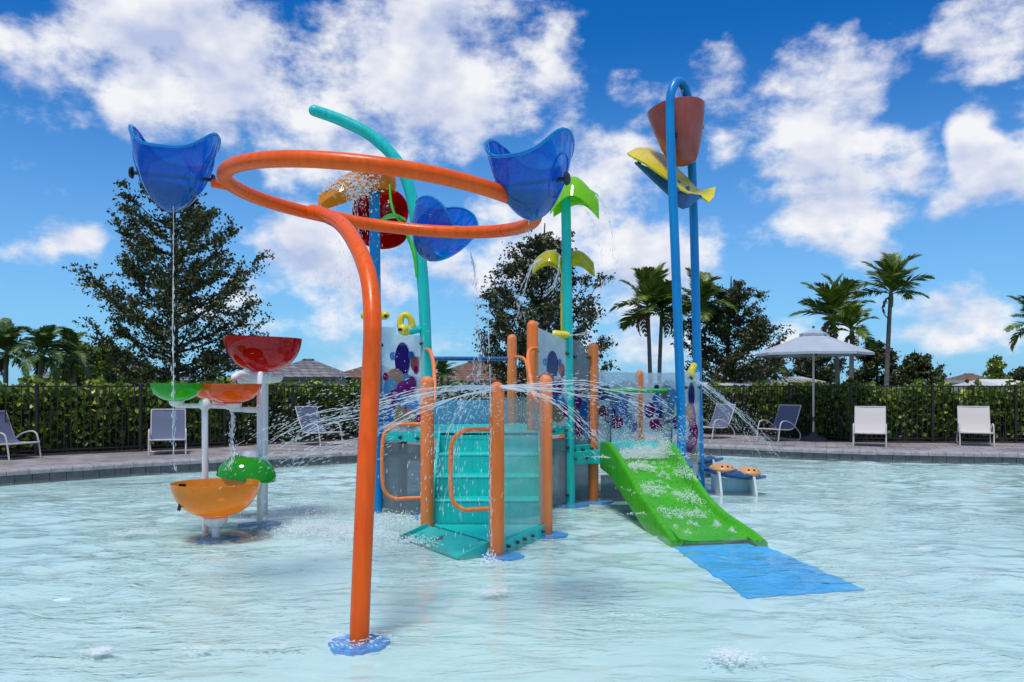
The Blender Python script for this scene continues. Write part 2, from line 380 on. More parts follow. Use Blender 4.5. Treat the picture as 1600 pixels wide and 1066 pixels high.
# ------------------------------------------------------------------ mesh helpers
class MB:
    def __init__(s):
        s.v, s.f = [], []

    def add(s, vs, fs):
        o = len(s.v)
        s.v += [tuple(p) for p in vs]
        s.f += [tuple(i + o for i in f) for f in fs]
        return s

    def box(s, c, d, rz=0.0, bev=0.0):
        x, y, z = d[0] / 2, d[1] / 2, d[2] / 2
        ca, sa = math.cos(rz), math.sin(rz)
        if bev <= 0:
            pts = [(i * x, j * y, k * z) for k in (-1, 1) for j in (-1, 1) for i in (-1, 1)]
            fs = [(0, 2, 3, 1), (4, 5, 7, 6), (0, 1, 5, 4), (2, 6, 7, 3), (0, 4, 6, 2), (1, 3, 7, 5)]
        else:
            b = min(bev, x * .9, y * .9, z * .9)
            ring = lambda xx, yy, zz: [(-xx, -yy, zz), (xx, -yy, zz), (xx, yy, zz), (-xx, yy, zz)]
            pts = ring(x - b, y - b, -z) + ring(x, y, -z + b) + ring(x, y, z - b) + ring(x - b, y - b, z)
            fs = [(3, 2, 1, 0), (12, 13, 14, 15)]
            for l in range(3):
                for i in range(4):
                    j = (i + 1) % 4
                    fs.append((l * 4 + i, l * 4 + j, l * 4 + 4 + j, l * 4 + 4 + i))
        s.add([(c[0] + p[0] * ca - p[1] * sa, c[1] + p[0] * sa + p[1] * ca, c[2] + p[2]) for p in pts], fs)
        return s

    def tube(s, pts, r, n=14, smooth=0, cap='round', closed=False):
        pts = [Vector(p) for p in pts]
        rs = list(r) if isinstance(r, (list, tuple)) else [r] * len(pts)
        if smooth:
            pts, rs = spline(pts, rs, smooth, closed)
        m = len(pts)
        tang = []
        for i in range(m):
            if closed:
                d = pts[(i + 1) % m] - pts[i - 1]
            else:
                d = pts[min(i + 1, m - 1)] - pts[max(i - 1, 0)]
            tang.append(d.normalized() if d.length > 1e-9 else Vector((0, 0, 1)))
        if cap == 'round' and not closed:
            k = 4
            a0, a1 = pts[0], pts[-1]
            t0, t1, r0, r1 = tang[0], tang[-1], rs[0], rs[-1]
            hp = [(a0 - t0 * r0 * math.cos(q), r0 * math.sin(q)) for q in [math.pi / 2 * i / k for i in range(k)]]
            tp = [(a1 + t1 * r1 * math.sin(q), r1 * math.cos(q)) for q in [math.pi / 2 * i / k for i in range(1, k + 1)]]
            pts = [h[0] for h in hp] + pts + [h[0] for h in tp]
            rs = [max(h[1], 1e-4) for h in hp] + rs + [max(h[1], 1e-4) for h in tp]
            tang = [t0] * k + tang + [t1] * k
            m = len(pts)
        t = tang[0]
        u = t.orthogonal().normalized()
        vs = []
        for i in range(m):
            t = tang[i]
            u = (u - t * u.dot(t))
            u = u.normalized() if u.length > 1e-6 else t.orthogonal().normalized()
            w = t.cross(u)
            for k in range(n):
                a = 2 * math.pi * k / n
                vs.append(pts[i] + (u * math.cos(a) + w * math.sin(a)) * rs[i])
        fs = []
        for i in range(m if closed else m - 1):
            j = (i + 1) % m
            for k in range(n):
                l = (k + 1) % n
                fs.append((i * n + k, i * n + l, j * n + l, j * n + k))
        if not closed:
            fs.append(tuple(range(n - 1, -1, -1)))
            fs.append(tuple((m - 1) * n + k for k in range(n)))
        s.add(vs, fs)
        return s

    def lathe(s, prof, c=(0, 0, 0), n=24, rot=None, lobes=None):
        """prof: (radius, z) from one end to the other"""
        vs, fs = [], []
        for q, (r, z) in enumerate(prof):
            for k in range(n):
                a = 2 * math.pi * k / n
                rr = r * (1 + (lobes(a, q / max(1, len(prof) - 1)) if lobes else 0))
                p = Vector((rr * math.cos(a), rr * math.sin(a), z))
                if rot is not None:
                    p = rot @ p
                vs.append((c[0] + p.x, c[1] + p.y, c[2] + p.z))
        for q in range(len(prof) - 1):
            for k in range(n):
                l = (k + 1) % n
                fs.append((q * n + k, q * n + l, (q + 1) * n + l, (q + 1) * n + k))
        if prof[0][0] > 1e-3: fs.append(tuple(range(n - 1, -1, -1)))
        if prof[-1][0] > 1e-3: fs.append(tuple((len(prof) - 1) * n + k for k in range(n)))
        s.add(vs, fs)
        return s

    def ball(s, c, r, n=14, m=8, sc3=(1, 1, 1), rot=None):
        prof = [(max(1e-4, math.sin(math.pi * i / m)), -math.cos(math.pi * i / m)) for i in range(m + 1)]
        vs0 = len(s.v)
        s.lathe(prof, (0, 0, 0), n)
        for i in range(vs0, len(s.v)):
            p = Vector((s.v[i][0] * r * sc3[0], s.v[i][1] * r * sc3[1], s.v[i][2] * r * sc3[2]))
            if rot is not None: p = rot @ p
            s.v[i] = (c[0] + p.x, c[1] + p.y, c[2] + p.z)
        return s

    def plate(s, outline, thick, normal):
        """flat sheet with real thickness from a closed 3-D outline"""
        nv = Vector(normal).normalized() * thick / 2
        n = len(outline)
        a = [Vector(p) + nv for p in outline]
        b = [Vector(p) - nv for p in outline]
        fs = [tuple(range(n)), tuple(range(2 * n - 1, n - 1, -1))]
        for i in range(n):
            j = (i + 1) % n
            fs.append((i, n + i, n + j, j))
        s.add(a + b, fs)
        return s

    def sheet(s, grid, thick):
        """closed shell from a grid of points (rows x cols) with thickness along its normals"""
        rr, cc = len(grid), len(grid[0])
        g = [[Vector(p) for p in row] for row in grid]
        nn = [[None] * cc for _ in range(rr)]
        for i in range(rr):
            for j in range(cc):
                a = g[min(i + 1, rr - 1)][j] - g[max(i - 1, 0)][j]
                b = g[i][min(j + 1, cc - 1)] - g[i][max(j - 1, 0)]
                c = a.cross(b)
                nn[i][j] = c.normalized() if c.length > 1e-9 else Vector((0, 0, 1))
        vs = [g[i][j] + nn[i][j] * thick / 2 for i in range(rr) for j in range(cc)]
        vs += [g[i][j] - nn[i][j] * thick / 2 for i in range(rr) for j in range(cc)]
        o = rr * cc
        fs = []
        for i in range(rr - 1):
            for j in range(cc - 1):
                a, b, c, d = i * cc + j, i * cc + j + 1, (i + 1) * cc + j + 1, (i + 1) * cc + j
                fs.append((a, d, c, b)); fs.append((o + a, o + b, o + c, o + d))
        edge = [j for j in range(cc)] + [i * cc + cc - 1 for i in range(1, rr)] + [(rr - 1) * cc + j for j in range(cc - 2, -1, -1)] + [i * cc for i in range(rr - 2, 0, -1)]
        for q in range(len(edge)):
            a, b = edge[q], edge[(q + 1) % len(edge)]
            fs.append((a, b, o + b, o + a))
        s.add(vs, fs)
        return s

    def build(s, name, mat, parent=None, smooth=True, angle=40):
        me = bpy.data.meshes.new(name)
        o3 = root_loc(parent)
        me.from_pydata([(p[0] - o3[0], p[1] - o3[1], p[2] - o3[2]) for p in s.v], [], s.f)
        if isinstance(mat, (list, tuple)):
            for q in mat: me.materials.append(q)
        else:
            me.materials.append(MAT[mat] if isinstance(mat, str) else mat)
        me.update()
        if smooth:
            me.polygons.foreach_set('use_smooth', [True] * len(me.polygons))
            try:
                me.set_sharp_from_angle(angle=R(angle))
            except Exception:
                pass
        o = bpy.data.objects.new(name, me)
        o.parent = parent
        col.objects.link(o)
        return o


def root_loc(o):
    x = Vector((0, 0, 0))
    while o is not None:
        x += Vector(o.location)
        o = o.parent
    return x


def spline(pts, rs, k, closed=False):
    """Catmull-Rom"""
    n = len(pts)
    op, orr = [], []
    for i in range(n if closed else n - 1):
        if closed:
            p0, p1, p2, p3 = pts[i - 1], pts[i], pts[(i + 1) % n], pts[(i + 2) % n]
        else:
            p0, p1, p2, p3 = pts[max(i - 1, 0)], pts[i], pts[i + 1], pts[min(i + 2, n - 1)]
        r1, r2 = rs[i], rs[(i + 1) % n]
        for q in range(k):
            t = q / k
            op.append(0.5 * ((2 * p1) + (p2 - p0) * t + (2 * p0 - 5 * p1 + 4 * p2 - p3) * t * t + (3 * p1 - p0 - 3 * p2 + p3) * t ** 3))
            orr.append(r1 + (r2 - r1) * t)
    if not closed:
        op.append(pts[-1]); orr.append(rs[-1])
    return op, orr


def tag(o, label=None, cat=None, group=None, kind=None):
    if label: o['label'] = label
    if cat: o['category'] = cat
    if group: o['group'] = group
    if kind: o['kind'] = kind
    return o


def thing(name, label, cat, loc, group=None):
    o = bpy.data.objects.new(name, None)
    o.empty_display_size = .1
    o.location = loc
    col.objects.link(o)
    return tag(o, label, cat, group)


def quads(name, V, mat, parent=None):
    """many small faces as one mesh; V is (n, 4, 3) in world coordinates"""
    V = np.asarray(V, dtype=np.float32)
    o3 = root_loc(parent)
    V = V - np.array([o3[0], o3[1], o3[2]], dtype=np.float32)
    n = len(V)
    me = bpy.data.meshes.new(name)
    me.vertices.add(4 * n); me.vertices.foreach_set('co', V.reshape(-1))
    me.loops.add(4 * n); me.loops.foreach_set('vertex_index', np.arange(4 * n, dtype=np.int32))
    me.polygons.add(n); me.polygons.foreach_set('loop_start', np.arange(n, dtype=np.int32) * 4)
    me.materials.append(MAT[mat] if isinstance(mat, str) else mat)
    me.update(calc_edges=True)
    o = bpy.data.objects.new(name, me)
    o.parent = parent
    col.objects.link(o)
    return o


def leaf_faces(C, size, rng, elong=1.7, droop=0.0, jitter=.35):
    """a small folded-looking diamond at each centre, random turn"""
    n = len(C)
    d = rng.normal(size=(n, 3)); d[:, 2] -= droop
    d /= np.linalg.norm(d, axis=1, keepdims=True)
    e = rng.normal(size=(n, 3))
    w = np.cross(d, e); w /= np.linalg.norm(w, axis=1, keepdims=True) + 1e-9
    sz = size * (1 + rng.uniform(-jitter, jitter, size=(n, 1)))
    a = d * sz * elong / 2
    b = w * sz / 2
    nn = np.cross(d, w) * sz * .12
    return np.stack([C - a, C - b - a * .1 + nn, C + a, C + b - a * .1 + nn], axis=1)


def copy_tree(o, parent=None):
    c = o.copy()
    col.objects.link(c)
    c.parent = parent
    for ch in o.children:
        copy_tree(ch, c)
    return c

# ================================================================== THE SETTING
DECK = 0.18
POOL = [(-9.6, 8.0), (-8.7, 10.4), (-7.5, 12.2), (-5.4, 14.1), (-3.1, 15.7), (-.5, 17.0), (2.0, 17.75), (4.2, 17.55), (6.3, 16.25), (9.4, 15.35),
        (12.5, 14.4), (15, 12), (16, 8), (15, 2), (10, -3), (0, -5), (-7, -3), (-10, 3)]
ol, _ = spline([Vector((x, y, 0)) for x, y in POOL], [0] * len(POOL), 24, True)
# equal steps along the edge
seg = [0.0]
for i in range(len(ol)):
    seg.append(seg[-1] + (ol[(i + 1) % len(ol)] - ol[i]).length)
PER = seg[-1]


def edge_at(s):
    s = s % PER
    i = int(np.searchsorted(seg, s, side='right')) - 1
    i = min(i, len(ol) - 1)
    a, b = ol[i], ol[(i + 1) % len(ol)]
    f = (s - seg[i]) / max(1e-6, seg[i + 1] - seg[i])
    p = a + (b - a) * f
    t = (b - a).normalized()
    return p, Vector((-t.y, t.x, 0))         # point, outward normal (outline runs clockwise)


# pool floor, water
fl = MB()
fl.add([(-12, -7, -.04), (18, -7, -.04), (18, 19, -.04), (-12, 19, -.04)], [(0, 1, 2, 3)])
pool_floor = tag(fl.build('pool_floor', 'floor', None, False), kind='structure')


def water_sheet():
    ny, nx = 560, 420
    ty = np.linspace(0, 1, ny)
    ys = np.concatenate([[-6.5, -3, 0, 1.5, 2.5, 3.2], 3.6 + (18.6 - 3.6) * ty ** 1.7])
    tx = np.linspace(-1, 1, nx)
    xs = np.sign(tx) * np.abs(tx) ** 1.35 * 15 + 2.0
    X, Y = np.meshgrid(xs, ys)
    rng = np.random.default_rng(5)
    Z = np.zeros_like(X)
    for k in range(70):
        lam = 10 ** rng.uniform(-.85, .15)
        a = rng.normal(math.pi / 2, .75)
        kx, ky = math.cos(a) * 2 * math.pi / lam, math.sin(a) * 2 * math.pi / lam
        amp = .0025 * lam ** .75
        step = (18.6 / 560)
        Z += amp * np.sin(kx * X + ky * Y + rng.uniform(0, 6.28) + .6 * np.sin(X * .9 + k) + .5 * np.sin(Y * 1.1 + 2 * k))
    # rings going out from where things stand and water falls
    for cx, cy, a, lam in [(-.85, 4.72, .004, .16), (-.13, 7.15, .006, .2), (-2.9, 7.9, .007, .22), (-2.1, 8.3, .010, .28), (2.6, 10.5, .006, .25), (.2, 5.2, .003, .2)]:
        d = np.hypot(X - cx, Y - cy)
        Z += a * np.sin(d * 2 * math.pi / lam) * np.exp(-d / 1.1) * np.minimum(1, d / .12)
    # ruffled and calm stretches
    G = .55 + .45 * np.sin(X * .8 + 1.3 * np.sin(Y * .45) + .7) * np.sin(Y * .9 + .8 * np.sin(X * .6))
    Z *= np.clip(G * 1.25 + .22, .18, 1.35)
    V = np.stack([X, Y, Z], axis=2).reshape(-1, 3)
    r_, c_ = X.shape
    idx = np.arange(r_ * c_).reshape(r_, c_)
    Fq = np.stack([idx[:-1, :-1], idx[:-1, 1:], idx[1:, 1:], idx[1:, :-1]], axis=2).reshape(-1)
    me = bpy.data.meshes.new('pool_water')
    me.vertices.add(len(V)); me.vertices.foreach_set('co', V.astype(np.float32).reshape(-1))
    nq = len(Fq) // 4
    me.loops.add(4 * nq); me.loops.foreach_set('vertex_index', Fq.astype(np.int32))
    me.polygons.add(nq); me.polygons.foreach_set('loop_start', np.arange(nq, dtype=np.int32) * 4)
    me.polygons.foreach_set('use_smooth', [True] * nq)
    me.materials.append(MAT['water'])
    me.update(calc_edges=True)
    o = bpy.data.objects.new('pool_water', me)
    col.objects.link(o)
    return tag(o, kind='structure')


water_sheet()


def floor_pad(x, y, r, seed, z=-.029):
    rr = random.Random(seed)
    m = MB()
    n = 40
    ph = [rr.uniform(0, 6.28) for _ in range(4)]
    top = []
    for k in range(n):
        a = 2 * math.pi * k / n
        q = r * (1 + .05 * math.sin(3 * a + ph[0]) + .04 * math.sin(7 * a + ph[1]) + .04 * math.sin(13 * a + ph[2]) + rr.uniform(-.03, .03))
        top.append((x + q * math.cos(a), y + q * math.sin(a), z))
    m.plate(top, .02, (0, 0, 1))
    m.build('floor_pad', 'pad', pool_floor, False)


# deck ring with a real edge, ground beyond
ns = 360
dk = MB()
ring_in, ring_out = [], []
for i in range(ns):
    p, nrm = edge_at(PER * i / ns)
    ring_in.append(p + nrm * .30)
    c = p - Vector((2, 7, 0))
    ring_out.append(Vector((2, 7, 0)) + c.normalized() * (c.length + 7.5))
vs = [(p.x, p.y, DECK) for p in ring_in] + [(p.x, p.y, DECK) for p in ring_out] + [(p.x, p.y, -.1) for p in ring_in]
fs = []
for i in range(ns):
    j = (i + 1) % ns
    fs.append((i, ns + i, ns + j, j))
    fs.append((2 * ns + i, i, j, 2 * ns + j))
dk.add(vs, fs)
pool_deck = tag(dk.build('pool_deck', 'paver', None, False), kind='structure')
gd = MB()
vs = [(p.x, p.y, DECK - .006) for p in ring_out]
cen = Vector((2, 7, 0))
for rad in (60, 200, 800, 3000):
    for p in ring_out:
        d = (p - cen).normalized()
        vs.append((cen.x + d.x * rad, cen.y + d.y * rad, DECK - .006))
fs = []
for l in range(4):
    for i in range(ns):
        j = (i + 1) % ns
        fs.append((l * ns + i, (l + 1) * ns + i, (l + 1) * ns + j, l * ns + j))
gd.add(vs, fs)
tag(gd.build('ground', 'grass', None, False), kind='structure')

# coping stones and wall tiles, piece by piece where the edge is in view
prof_c = [(-.035, .108), (-.035, .128), (-.03, .160), (-.012, .180), (.015, .1865), (.298, .1865), (.298, .108)]
prof_t = [(.0, -.10), (.0, .106), (.10, .106), (.10, -.10)]


def stone(s0, s1, prof, mat, name, gap, dz=0.0, dn=0.0):
    m = MB()
    vs = []
    for s in (s0 + gap / 2, s1 - gap / 2):
        p, nrm = edge_at(s)
        for (a, z) in prof:
            q = p + nrm * (a + dn)
            vs.append((q.x, q.y, z + dz))
    n = len(prof)
    fs = [tuple(range(n)), tuple(range(2 * n - 1, n - 1, -1))]
    for i in range(n):
        j = (i + 1) % n
        fs.append((i, n + i, n + j, j))
    m.add(vs, fs)
    return m.build(name, mat, pool_deck, True, 30)


def s_of(pt):
    return min(range(len(ol)), key=lambda i: (ol[i] - Vector((*pt, 0))).length)


sa, sb = seg[s_of((-8.9, 10.0))], seg[s_of((11.3, 14.8))]
rc = random.Random(3)
n_c = int((sb - sa) / .30)
for i in range(n_c):
    stone(sa + (sb - sa) * i / n_c, sa + (sb - sa) * (i + 1) / n_c, prof_c, 'coping', 'coping_stone', .007, rc.uniform(-.003, .003), rc.uniform(-.003, .003))
n_t = int((sb - sa) / .235)
for i in range(n_t):
    stone(sa + (sb - sa) * i / n_t, sa + (sb - sa) * (i + 1) / n_t, prof_t, 'tile', 'wall_tile', .008, 0, rc.uniform(-.003, .003))
# the rest of the pool edge, out of the picture
mr = MB()
nr = 160
vs = []
for i in range(nr + 1):
    p, nrm = edge_at(sb + (PER - (sb - sa)) * i / nr)
    for (a, z) in [(0, -.1), (0, .106), (-.035, .108), (-.03, .16), (-.012, .18), (.015, .1865), (.298, .1865)]:
        q = p + nrm * a
        vs.append((q.x, q.y, z))
fs = [(i * 7 + k, i * 7 + k + 1, i * 7 + 8 + k, i * 7 + 7 + k) for i in range(nr) for k in range(6)]
mr.add(vs, fs)
mr.build('pool_kerb', 'coping', pool_deck, True)

# ------------------------------------------------------------------ fence
FP = [(-11.6, 12.6), (-10.05, 13.75), (-8.51, 14.9), (-7.12, 15.95), (-5.9, 17.1), (-4.85, 18.4), (-3.5, 19.5), (-2.0, 20.4), (-.4, 21.1), (1.4, 21.5),
      (3.2, 21.7), (4.9, 21.6), (5.9, 21.2), (6.69, 20.1), (7.54, 18.5), (9.25, 18.3), (11.08, 18.3), (12.9, 18.35)]
FTOP = 1.43
fence = thing('metal_fence', 'dark bronze metal picket fence running behind the pool deck', 'fence', (FP[2][0], FP[2][1], DECK))


def shared(name, me, mat, parent, loc, rz=0.0, scl=(1, 1, 1)):
    o = bpy.data.objects.new(name, me)
    o.parent = parent
    o3 = root_loc(parent)
    o.location = Vector(loc) - o3
    o.rotation_euler = (0, 0, rz)
    o.scale = scl
    col.objects.link(o)
    return o


def box_mesh(name, d, mat, bev=0.0):
    m = MB().box((0, 0, 0), d, 0, bev)
    me = bpy.data.meshes.new(name)
    me.from_pydata(m.v, [], m.f)
    me.materials.append(MAT[mat])
    return me


post_me = box_mesh('fence_post', (.052, .052, FTOP + .03 - DECK), 'fence', .006)
pick_me = box_mesh('fence_picket', (.016, .016, FTOP - DECK - .10), 'fence')
for x, y in FP:
    shared('post', post_me, None, fence, (x, y, (FTOP + .03 + DECK) / 2))
for i in range(len(FP) - 1):
    a, b = Vector((*FP[i], 0)), Vector((*FP[i + 1], 0))
    d = b - a
    rz = math.atan2(d.y, d.x)
    for z in (FTOP - .012, DECK + .09):
        MB().box(((a.x + b.x) / 2, (a.y + b.y) / 2, z), (d.length - .05, .026, .028), rz).build('rail', 'fence', fence, False)
    for k in range(1, 16):
        p = a + d * k / 16
        shared('picket', pick_me, None, fence, (p.x, p.y, (FTOP + DECK) / 2 + .03), rz)


# ------------------------------------------------------------------ hedge behind the fence
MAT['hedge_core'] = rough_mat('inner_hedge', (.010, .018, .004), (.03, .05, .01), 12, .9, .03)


def hedge(name, path, label, seed, h_fn, n_per_m=900):
    rng = np.random.default_rng(seed)
    root = thing(name, label, 'hedge', (path[0][0], path[0][1], DECK))
    pts = [Vector((*p, 0)) for p in path]
    sp, _ = spline(pts, [0] * len(pts), 8)
    C = []
    core = MB()
    cvs = []
    L = 0
    for i in range(len(sp) - 1):
        a, b = sp[i], sp[i + 1]
        t = (b - a); ln = t.length; t.normalize()
        nrm = Vector((-t.y, t.x, 0))
        if nrm.y < 0: nrm = -nrm
        n = int(ln * n_per_m)
        u = rng.uniform(0, ln, n)
        hh = np.array([h_fn(a.x + t.x * q) for q in u])
        # bumps of single shrubs along the row
        hh = hh + .06 * np.sin((L + u) * 5.3) + .05 * np.sin((L + u) * 11.7 + 1)
        w = np.where(rng.uniform(size=n) < .72, rng.uniform(-.05, .12, n) + .07 * np.sin((L + u) * 6.1), rng.uniform(0, .75, n))
        z = rng.uniform(.06, 1, n) ** .85
        top = rng.uniform(size=n) < .20
        z = np.where(top, rng.uniform(.93, 1.07, n), z)
        w = np.where(top, rng.uniform(0, .7, n), w)
        w = w + .10 * (1 - z)
        C.append(np.stack([a.x + t.x * u + nrm.x * w, a.y + t.y * u + nrm.y * w, DECK + z * hh], axis=1))
        L += ln
        cvs.append((a, nrm))
    C = np.concatenate(C)
    V = leaf_faces(C, .085, rng, 1.45, -.35)
    quads('foliage', V, 'shrub', root)
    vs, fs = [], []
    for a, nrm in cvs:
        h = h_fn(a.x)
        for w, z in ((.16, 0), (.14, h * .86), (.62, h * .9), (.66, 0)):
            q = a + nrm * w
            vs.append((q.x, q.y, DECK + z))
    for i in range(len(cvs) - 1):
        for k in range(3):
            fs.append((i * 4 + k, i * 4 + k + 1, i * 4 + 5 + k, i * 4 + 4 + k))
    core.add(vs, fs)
    core.build('dark_core', 'hedge_core', root, False)  # solid dark filler added to stop see-through, inner shade as its colour
    # a few thick stems at the foot
    sm = MB()
    for i in range(0, len(cvs), 2):
        a, nrm = cvs[i]
        for q in range(3):
            x0 = a + nrm * rng.uniform(.05, .2) + Vector((rng.uniform(-.2, .2), 0, 0))
            sm.tube([(x0.x, x0.y, DECK), (x0.x + rng.uniform(-.06, .06), x0.y + .05, DECK + .35), (x0.x + rng.uniform(-.12, .12), x0.y + .08, DECK + .8)], [.014, .011, .006], 5, cap='flat')
    tag(sm.build('stem', 'bark', root), kind='stuff')
    return root


off = lambda i0, i1, k: [(FP[i][0] + k * (-.6 if FP[i][0] < 0 else .35), FP[i][1] + k) for i in range(i0, i1)]
hedge('hedge', off(0, 9, .28), 'leafy green hedge behind the fence on the left of the play area', 11, lambda x: 1.22 + .02 * math.sin(x * 2))
hedge('hedge', off(9, 15, .30), 'shaded green hedge behind the fence at the grey umbrella', 12, lambda x: 1.19 + .02 * math.sin(x * 2.2))
hedge('hedge', [(7.62, 18.82), (9.25, 18.62), (11.0, 18.6), (13.2, 18.65)], 'bright green hedge behind the two white lounge chairs', 13,
      lambda x: 1.20 + .05 * math.sin(x * 2.7) - (.22 if 9.9 < x < 10.4 else 0))

bed = MB()
vs = []
for i, (x, y) in enumerate(FP):
    k = -.6 if x < 0 else .35
    vs += [(x - k * .12, y - .12, DECK + .006), (x + k * 1.6, y + 1.6, DECK + .012)]
bed.add(vs, [(2 * i, 2 * i + 2, 2 * i + 3, 2 * i + 1) for i in range(len(FP) - 1)])
tag(bed.build('planting_bed', 'soil', None, False), kind='structure')


# ------------------------------------------------------------------ trees
def tree(name, label, base, H, prof, seed, n_limb=46, leaf=.075, mat='oak', tr=.11, n_leaf=26000, up=(.25, .75), group=None, spread=.085, clump=9):
    """tapered trunk, rising limbs, twigs that break the outline, leaves in clumps along the twigs"""
    rng = np.random.default_rng(seed)
    root = thing(name, label, 'tree', base, group)
    bx, by, bz = base
    wood = MB()
    tp = []
    for k in range(9):
        f = k / 8
        tp.append((bx + .10 * math.sin(f * 4 + seed) * f, by + .08 * math.cos(f * 5 + seed) * f - 0, bz + H * .96 * f))
    wood.tube(tp, [tr * (1 - .9 * k / 8) + .008 for k in range(9)], 9, 2)
    trunk = wood.build('trunk', 'bark', root)
    limbs = MB()
    anchors = []
    for i in range(n_limb):
        f = .05 + .93 * ((i + rng.uniform(0, 1)) / n_limb) ** .95
        az = i * 2.39996 + rng.normal(0, .35)
        rad = prof(f) * rng.uniform(.72, 1.12)
        z0 = bz + H * max(.06, f - .10 - .06 * rng.uniform())
        rise = rng.uniform(*up) * rad
        p0 = Vector((bx, by, z0))
        d = Vector((math.cos(az), math.sin(az), 0))
        side = Vector((-d.y, d.x, 0)) * rng.normal(0, .14) * rad
        p1 = p0 + d * rad * .45 + Vector((0, 0, rise * .30)) + side * .4
        p2 = p0 + d * rad * .8 + Vector((0, 0, rise * .72)) + side
        p3 = p0 + d * rad * 1.0 + Vector((0, 0, rise * 1.05 + .08 * rad)) + side * 1.2
        r0 = max(.008, tr * .40 * (1 - .75 * f))
        sp, rs = spline([p0, p1, p2, p3], [r0, r0 * .7, r0 * .42, .004], 5)
        limbs.tube(sp, rs, 5, cap='flat')
        # twigs
        m = int(5 + 9 * rad)
        for q in range(m):
            g = rng.uniform(.18, 1.0)
            o = sp[min(len(sp) - 1, int(g * (len(sp) - 1)))]
            tl = rad * rng.uniform(.14, .36) * (1.15 - .5 * g) + .07
            a2 = az + rng.normal(0, .9)
            e = Vector((math.cos(a2), math.sin(a2), rng.uniform(-.15, .95))).normalized() * tl
            mid = o + e * .5 + Vector((0, 0, .03 * tl))
            end = o + e
            limbs.tube([o, mid, end], [.006, .0045, .002], 4, cap='flat')
            for s in np.linspace(.15, 1.12, clump):
                anchors.append(o + e * s)
        for s in range(len(sp) // 2, len(sp)):
            anchors.append(sp[s])
    limbs.build('limb', 'bark', root)
    A = np.array([tuple(a) for a in anchors])
    k = max(1, n_leaf // len(A))
    C = np.repeat(A, k, axis=0)
    C = C + rng.normal(0, spread, size=C.shape) * np.array([1, 1, .7])
    V = leaf_faces(C, leaf, rng, 1.6, .1)
    quads('crown', V, mat, root)
    return root


def prof_pts(pp):
    xs, ys = [p[0] for p in pp], [p[1] for p in pp]
    return lambda f: float(np.interp(f, xs, ys))


G0 = DECK - .006
tree('oak_tree', 'tall dark spreading tree behind the fence on the left', (P(274, 600, 22)[0], 22.0, G0), 7.45,
     prof_pts([(0, 1.1), (.10, 1.55), (.3, 2.05), (.45, 2.1), (.6, 1.85), (.8, 1.3), (.93, .8), (1, .35)]), 21, 100, .058, 'oak', .13, 38000, spread=.05)
tree('oak_tree', 'tall dark tree directly behind the climbing frame', (P(848, 600, 30)[0], 30.0, G0), 7.4,
     prof_pts([(0, 1.6), (.15, 2.15), (.4, 2.25), (.6, 1.75), (.8, 1.25), (.93, .75), (1, .3)]), 22, 84, .072, 'oak2', .13, 34000, up=(.5, 1.1), spread=.075)
tree('oak_tree', 'dark rounded tree behind the blue twin posts', (P(1138, 600, 34)[0], 34.0, G0), 5.95,
     prof_pts([(0, 1.4), (.15, 1.85), (.45, 1.95), (.7, 1.5), (.88, 1.0), (1, .4)]), 23, 74, .075, 'oak2', .12, 31000, spread=.08)
tree('oak_tree', 'small bushy tree just behind the grey umbrella pole', (P(1272, 600, 38)[0], 38.0, G0), 3.0,
     prof_pts([(0, .8), (.25, 1.25), (.6, 1.25), (.85, .8), (1, .3)]), 24, 30, .08, 'oak2', .07, 12000, spread=.10)
tree('oak_tree', 'pointed dark tree behind the tall palm trunk', (P(1368, 600, 34)[0], 34.0, G0), 3.35,
     prof_pts([(0, 1.0), (.2, 1.15), (.5, .95), (.8, .5), (1, .15)]), 25, 40, .075, 'oak', .08, 16000, spread=.08)
tree('oak_tree', 'dark bushy tree right of the tall palm trunk', (P(1434, 600, 34)[0], 34.0, G0), 2.85,
     prof_pts([(0, .7), (.25, .85), (.55, .85), (.8, .55), (1, .2)]), 26, 34, .075, 'oak', .07, 14000, spread=.08)
tree('oak_tree', 'small upright bright green tree at the right of the sky gap', (P(1556, 600, 34)[0], 34.0, G0), 2.65,
     prof_pts([(0, .45), (.3, .55), (.6, .5), (.85, .3), (1, .12)]), 27, 30, .075, 'shrub', .06, 9000, spread=.07)
tree('oak_tree', 'dark tree partly cut off by the right picture edge', (P(1608, 600, 38)[0], 38.0, G0), 2.3,
     prof_pts([(0, .9), (.4, 1.1), (.8, .6), (1, .2)]), 28, 24, .08, 'oak', .06, 8000)
tree('broadleaf_tree', 'mid green tree between the left palms and the tall tree', (P(150, 600, 30)[0], 30.0, G0), 2.75,
     prof_pts([(0, 1.2), (.3, 1.5), (.7, 1.2), (.9, .7), (1, .3)]), 29, 32, .09, 'shrub', .08, 15000, spread=.10)


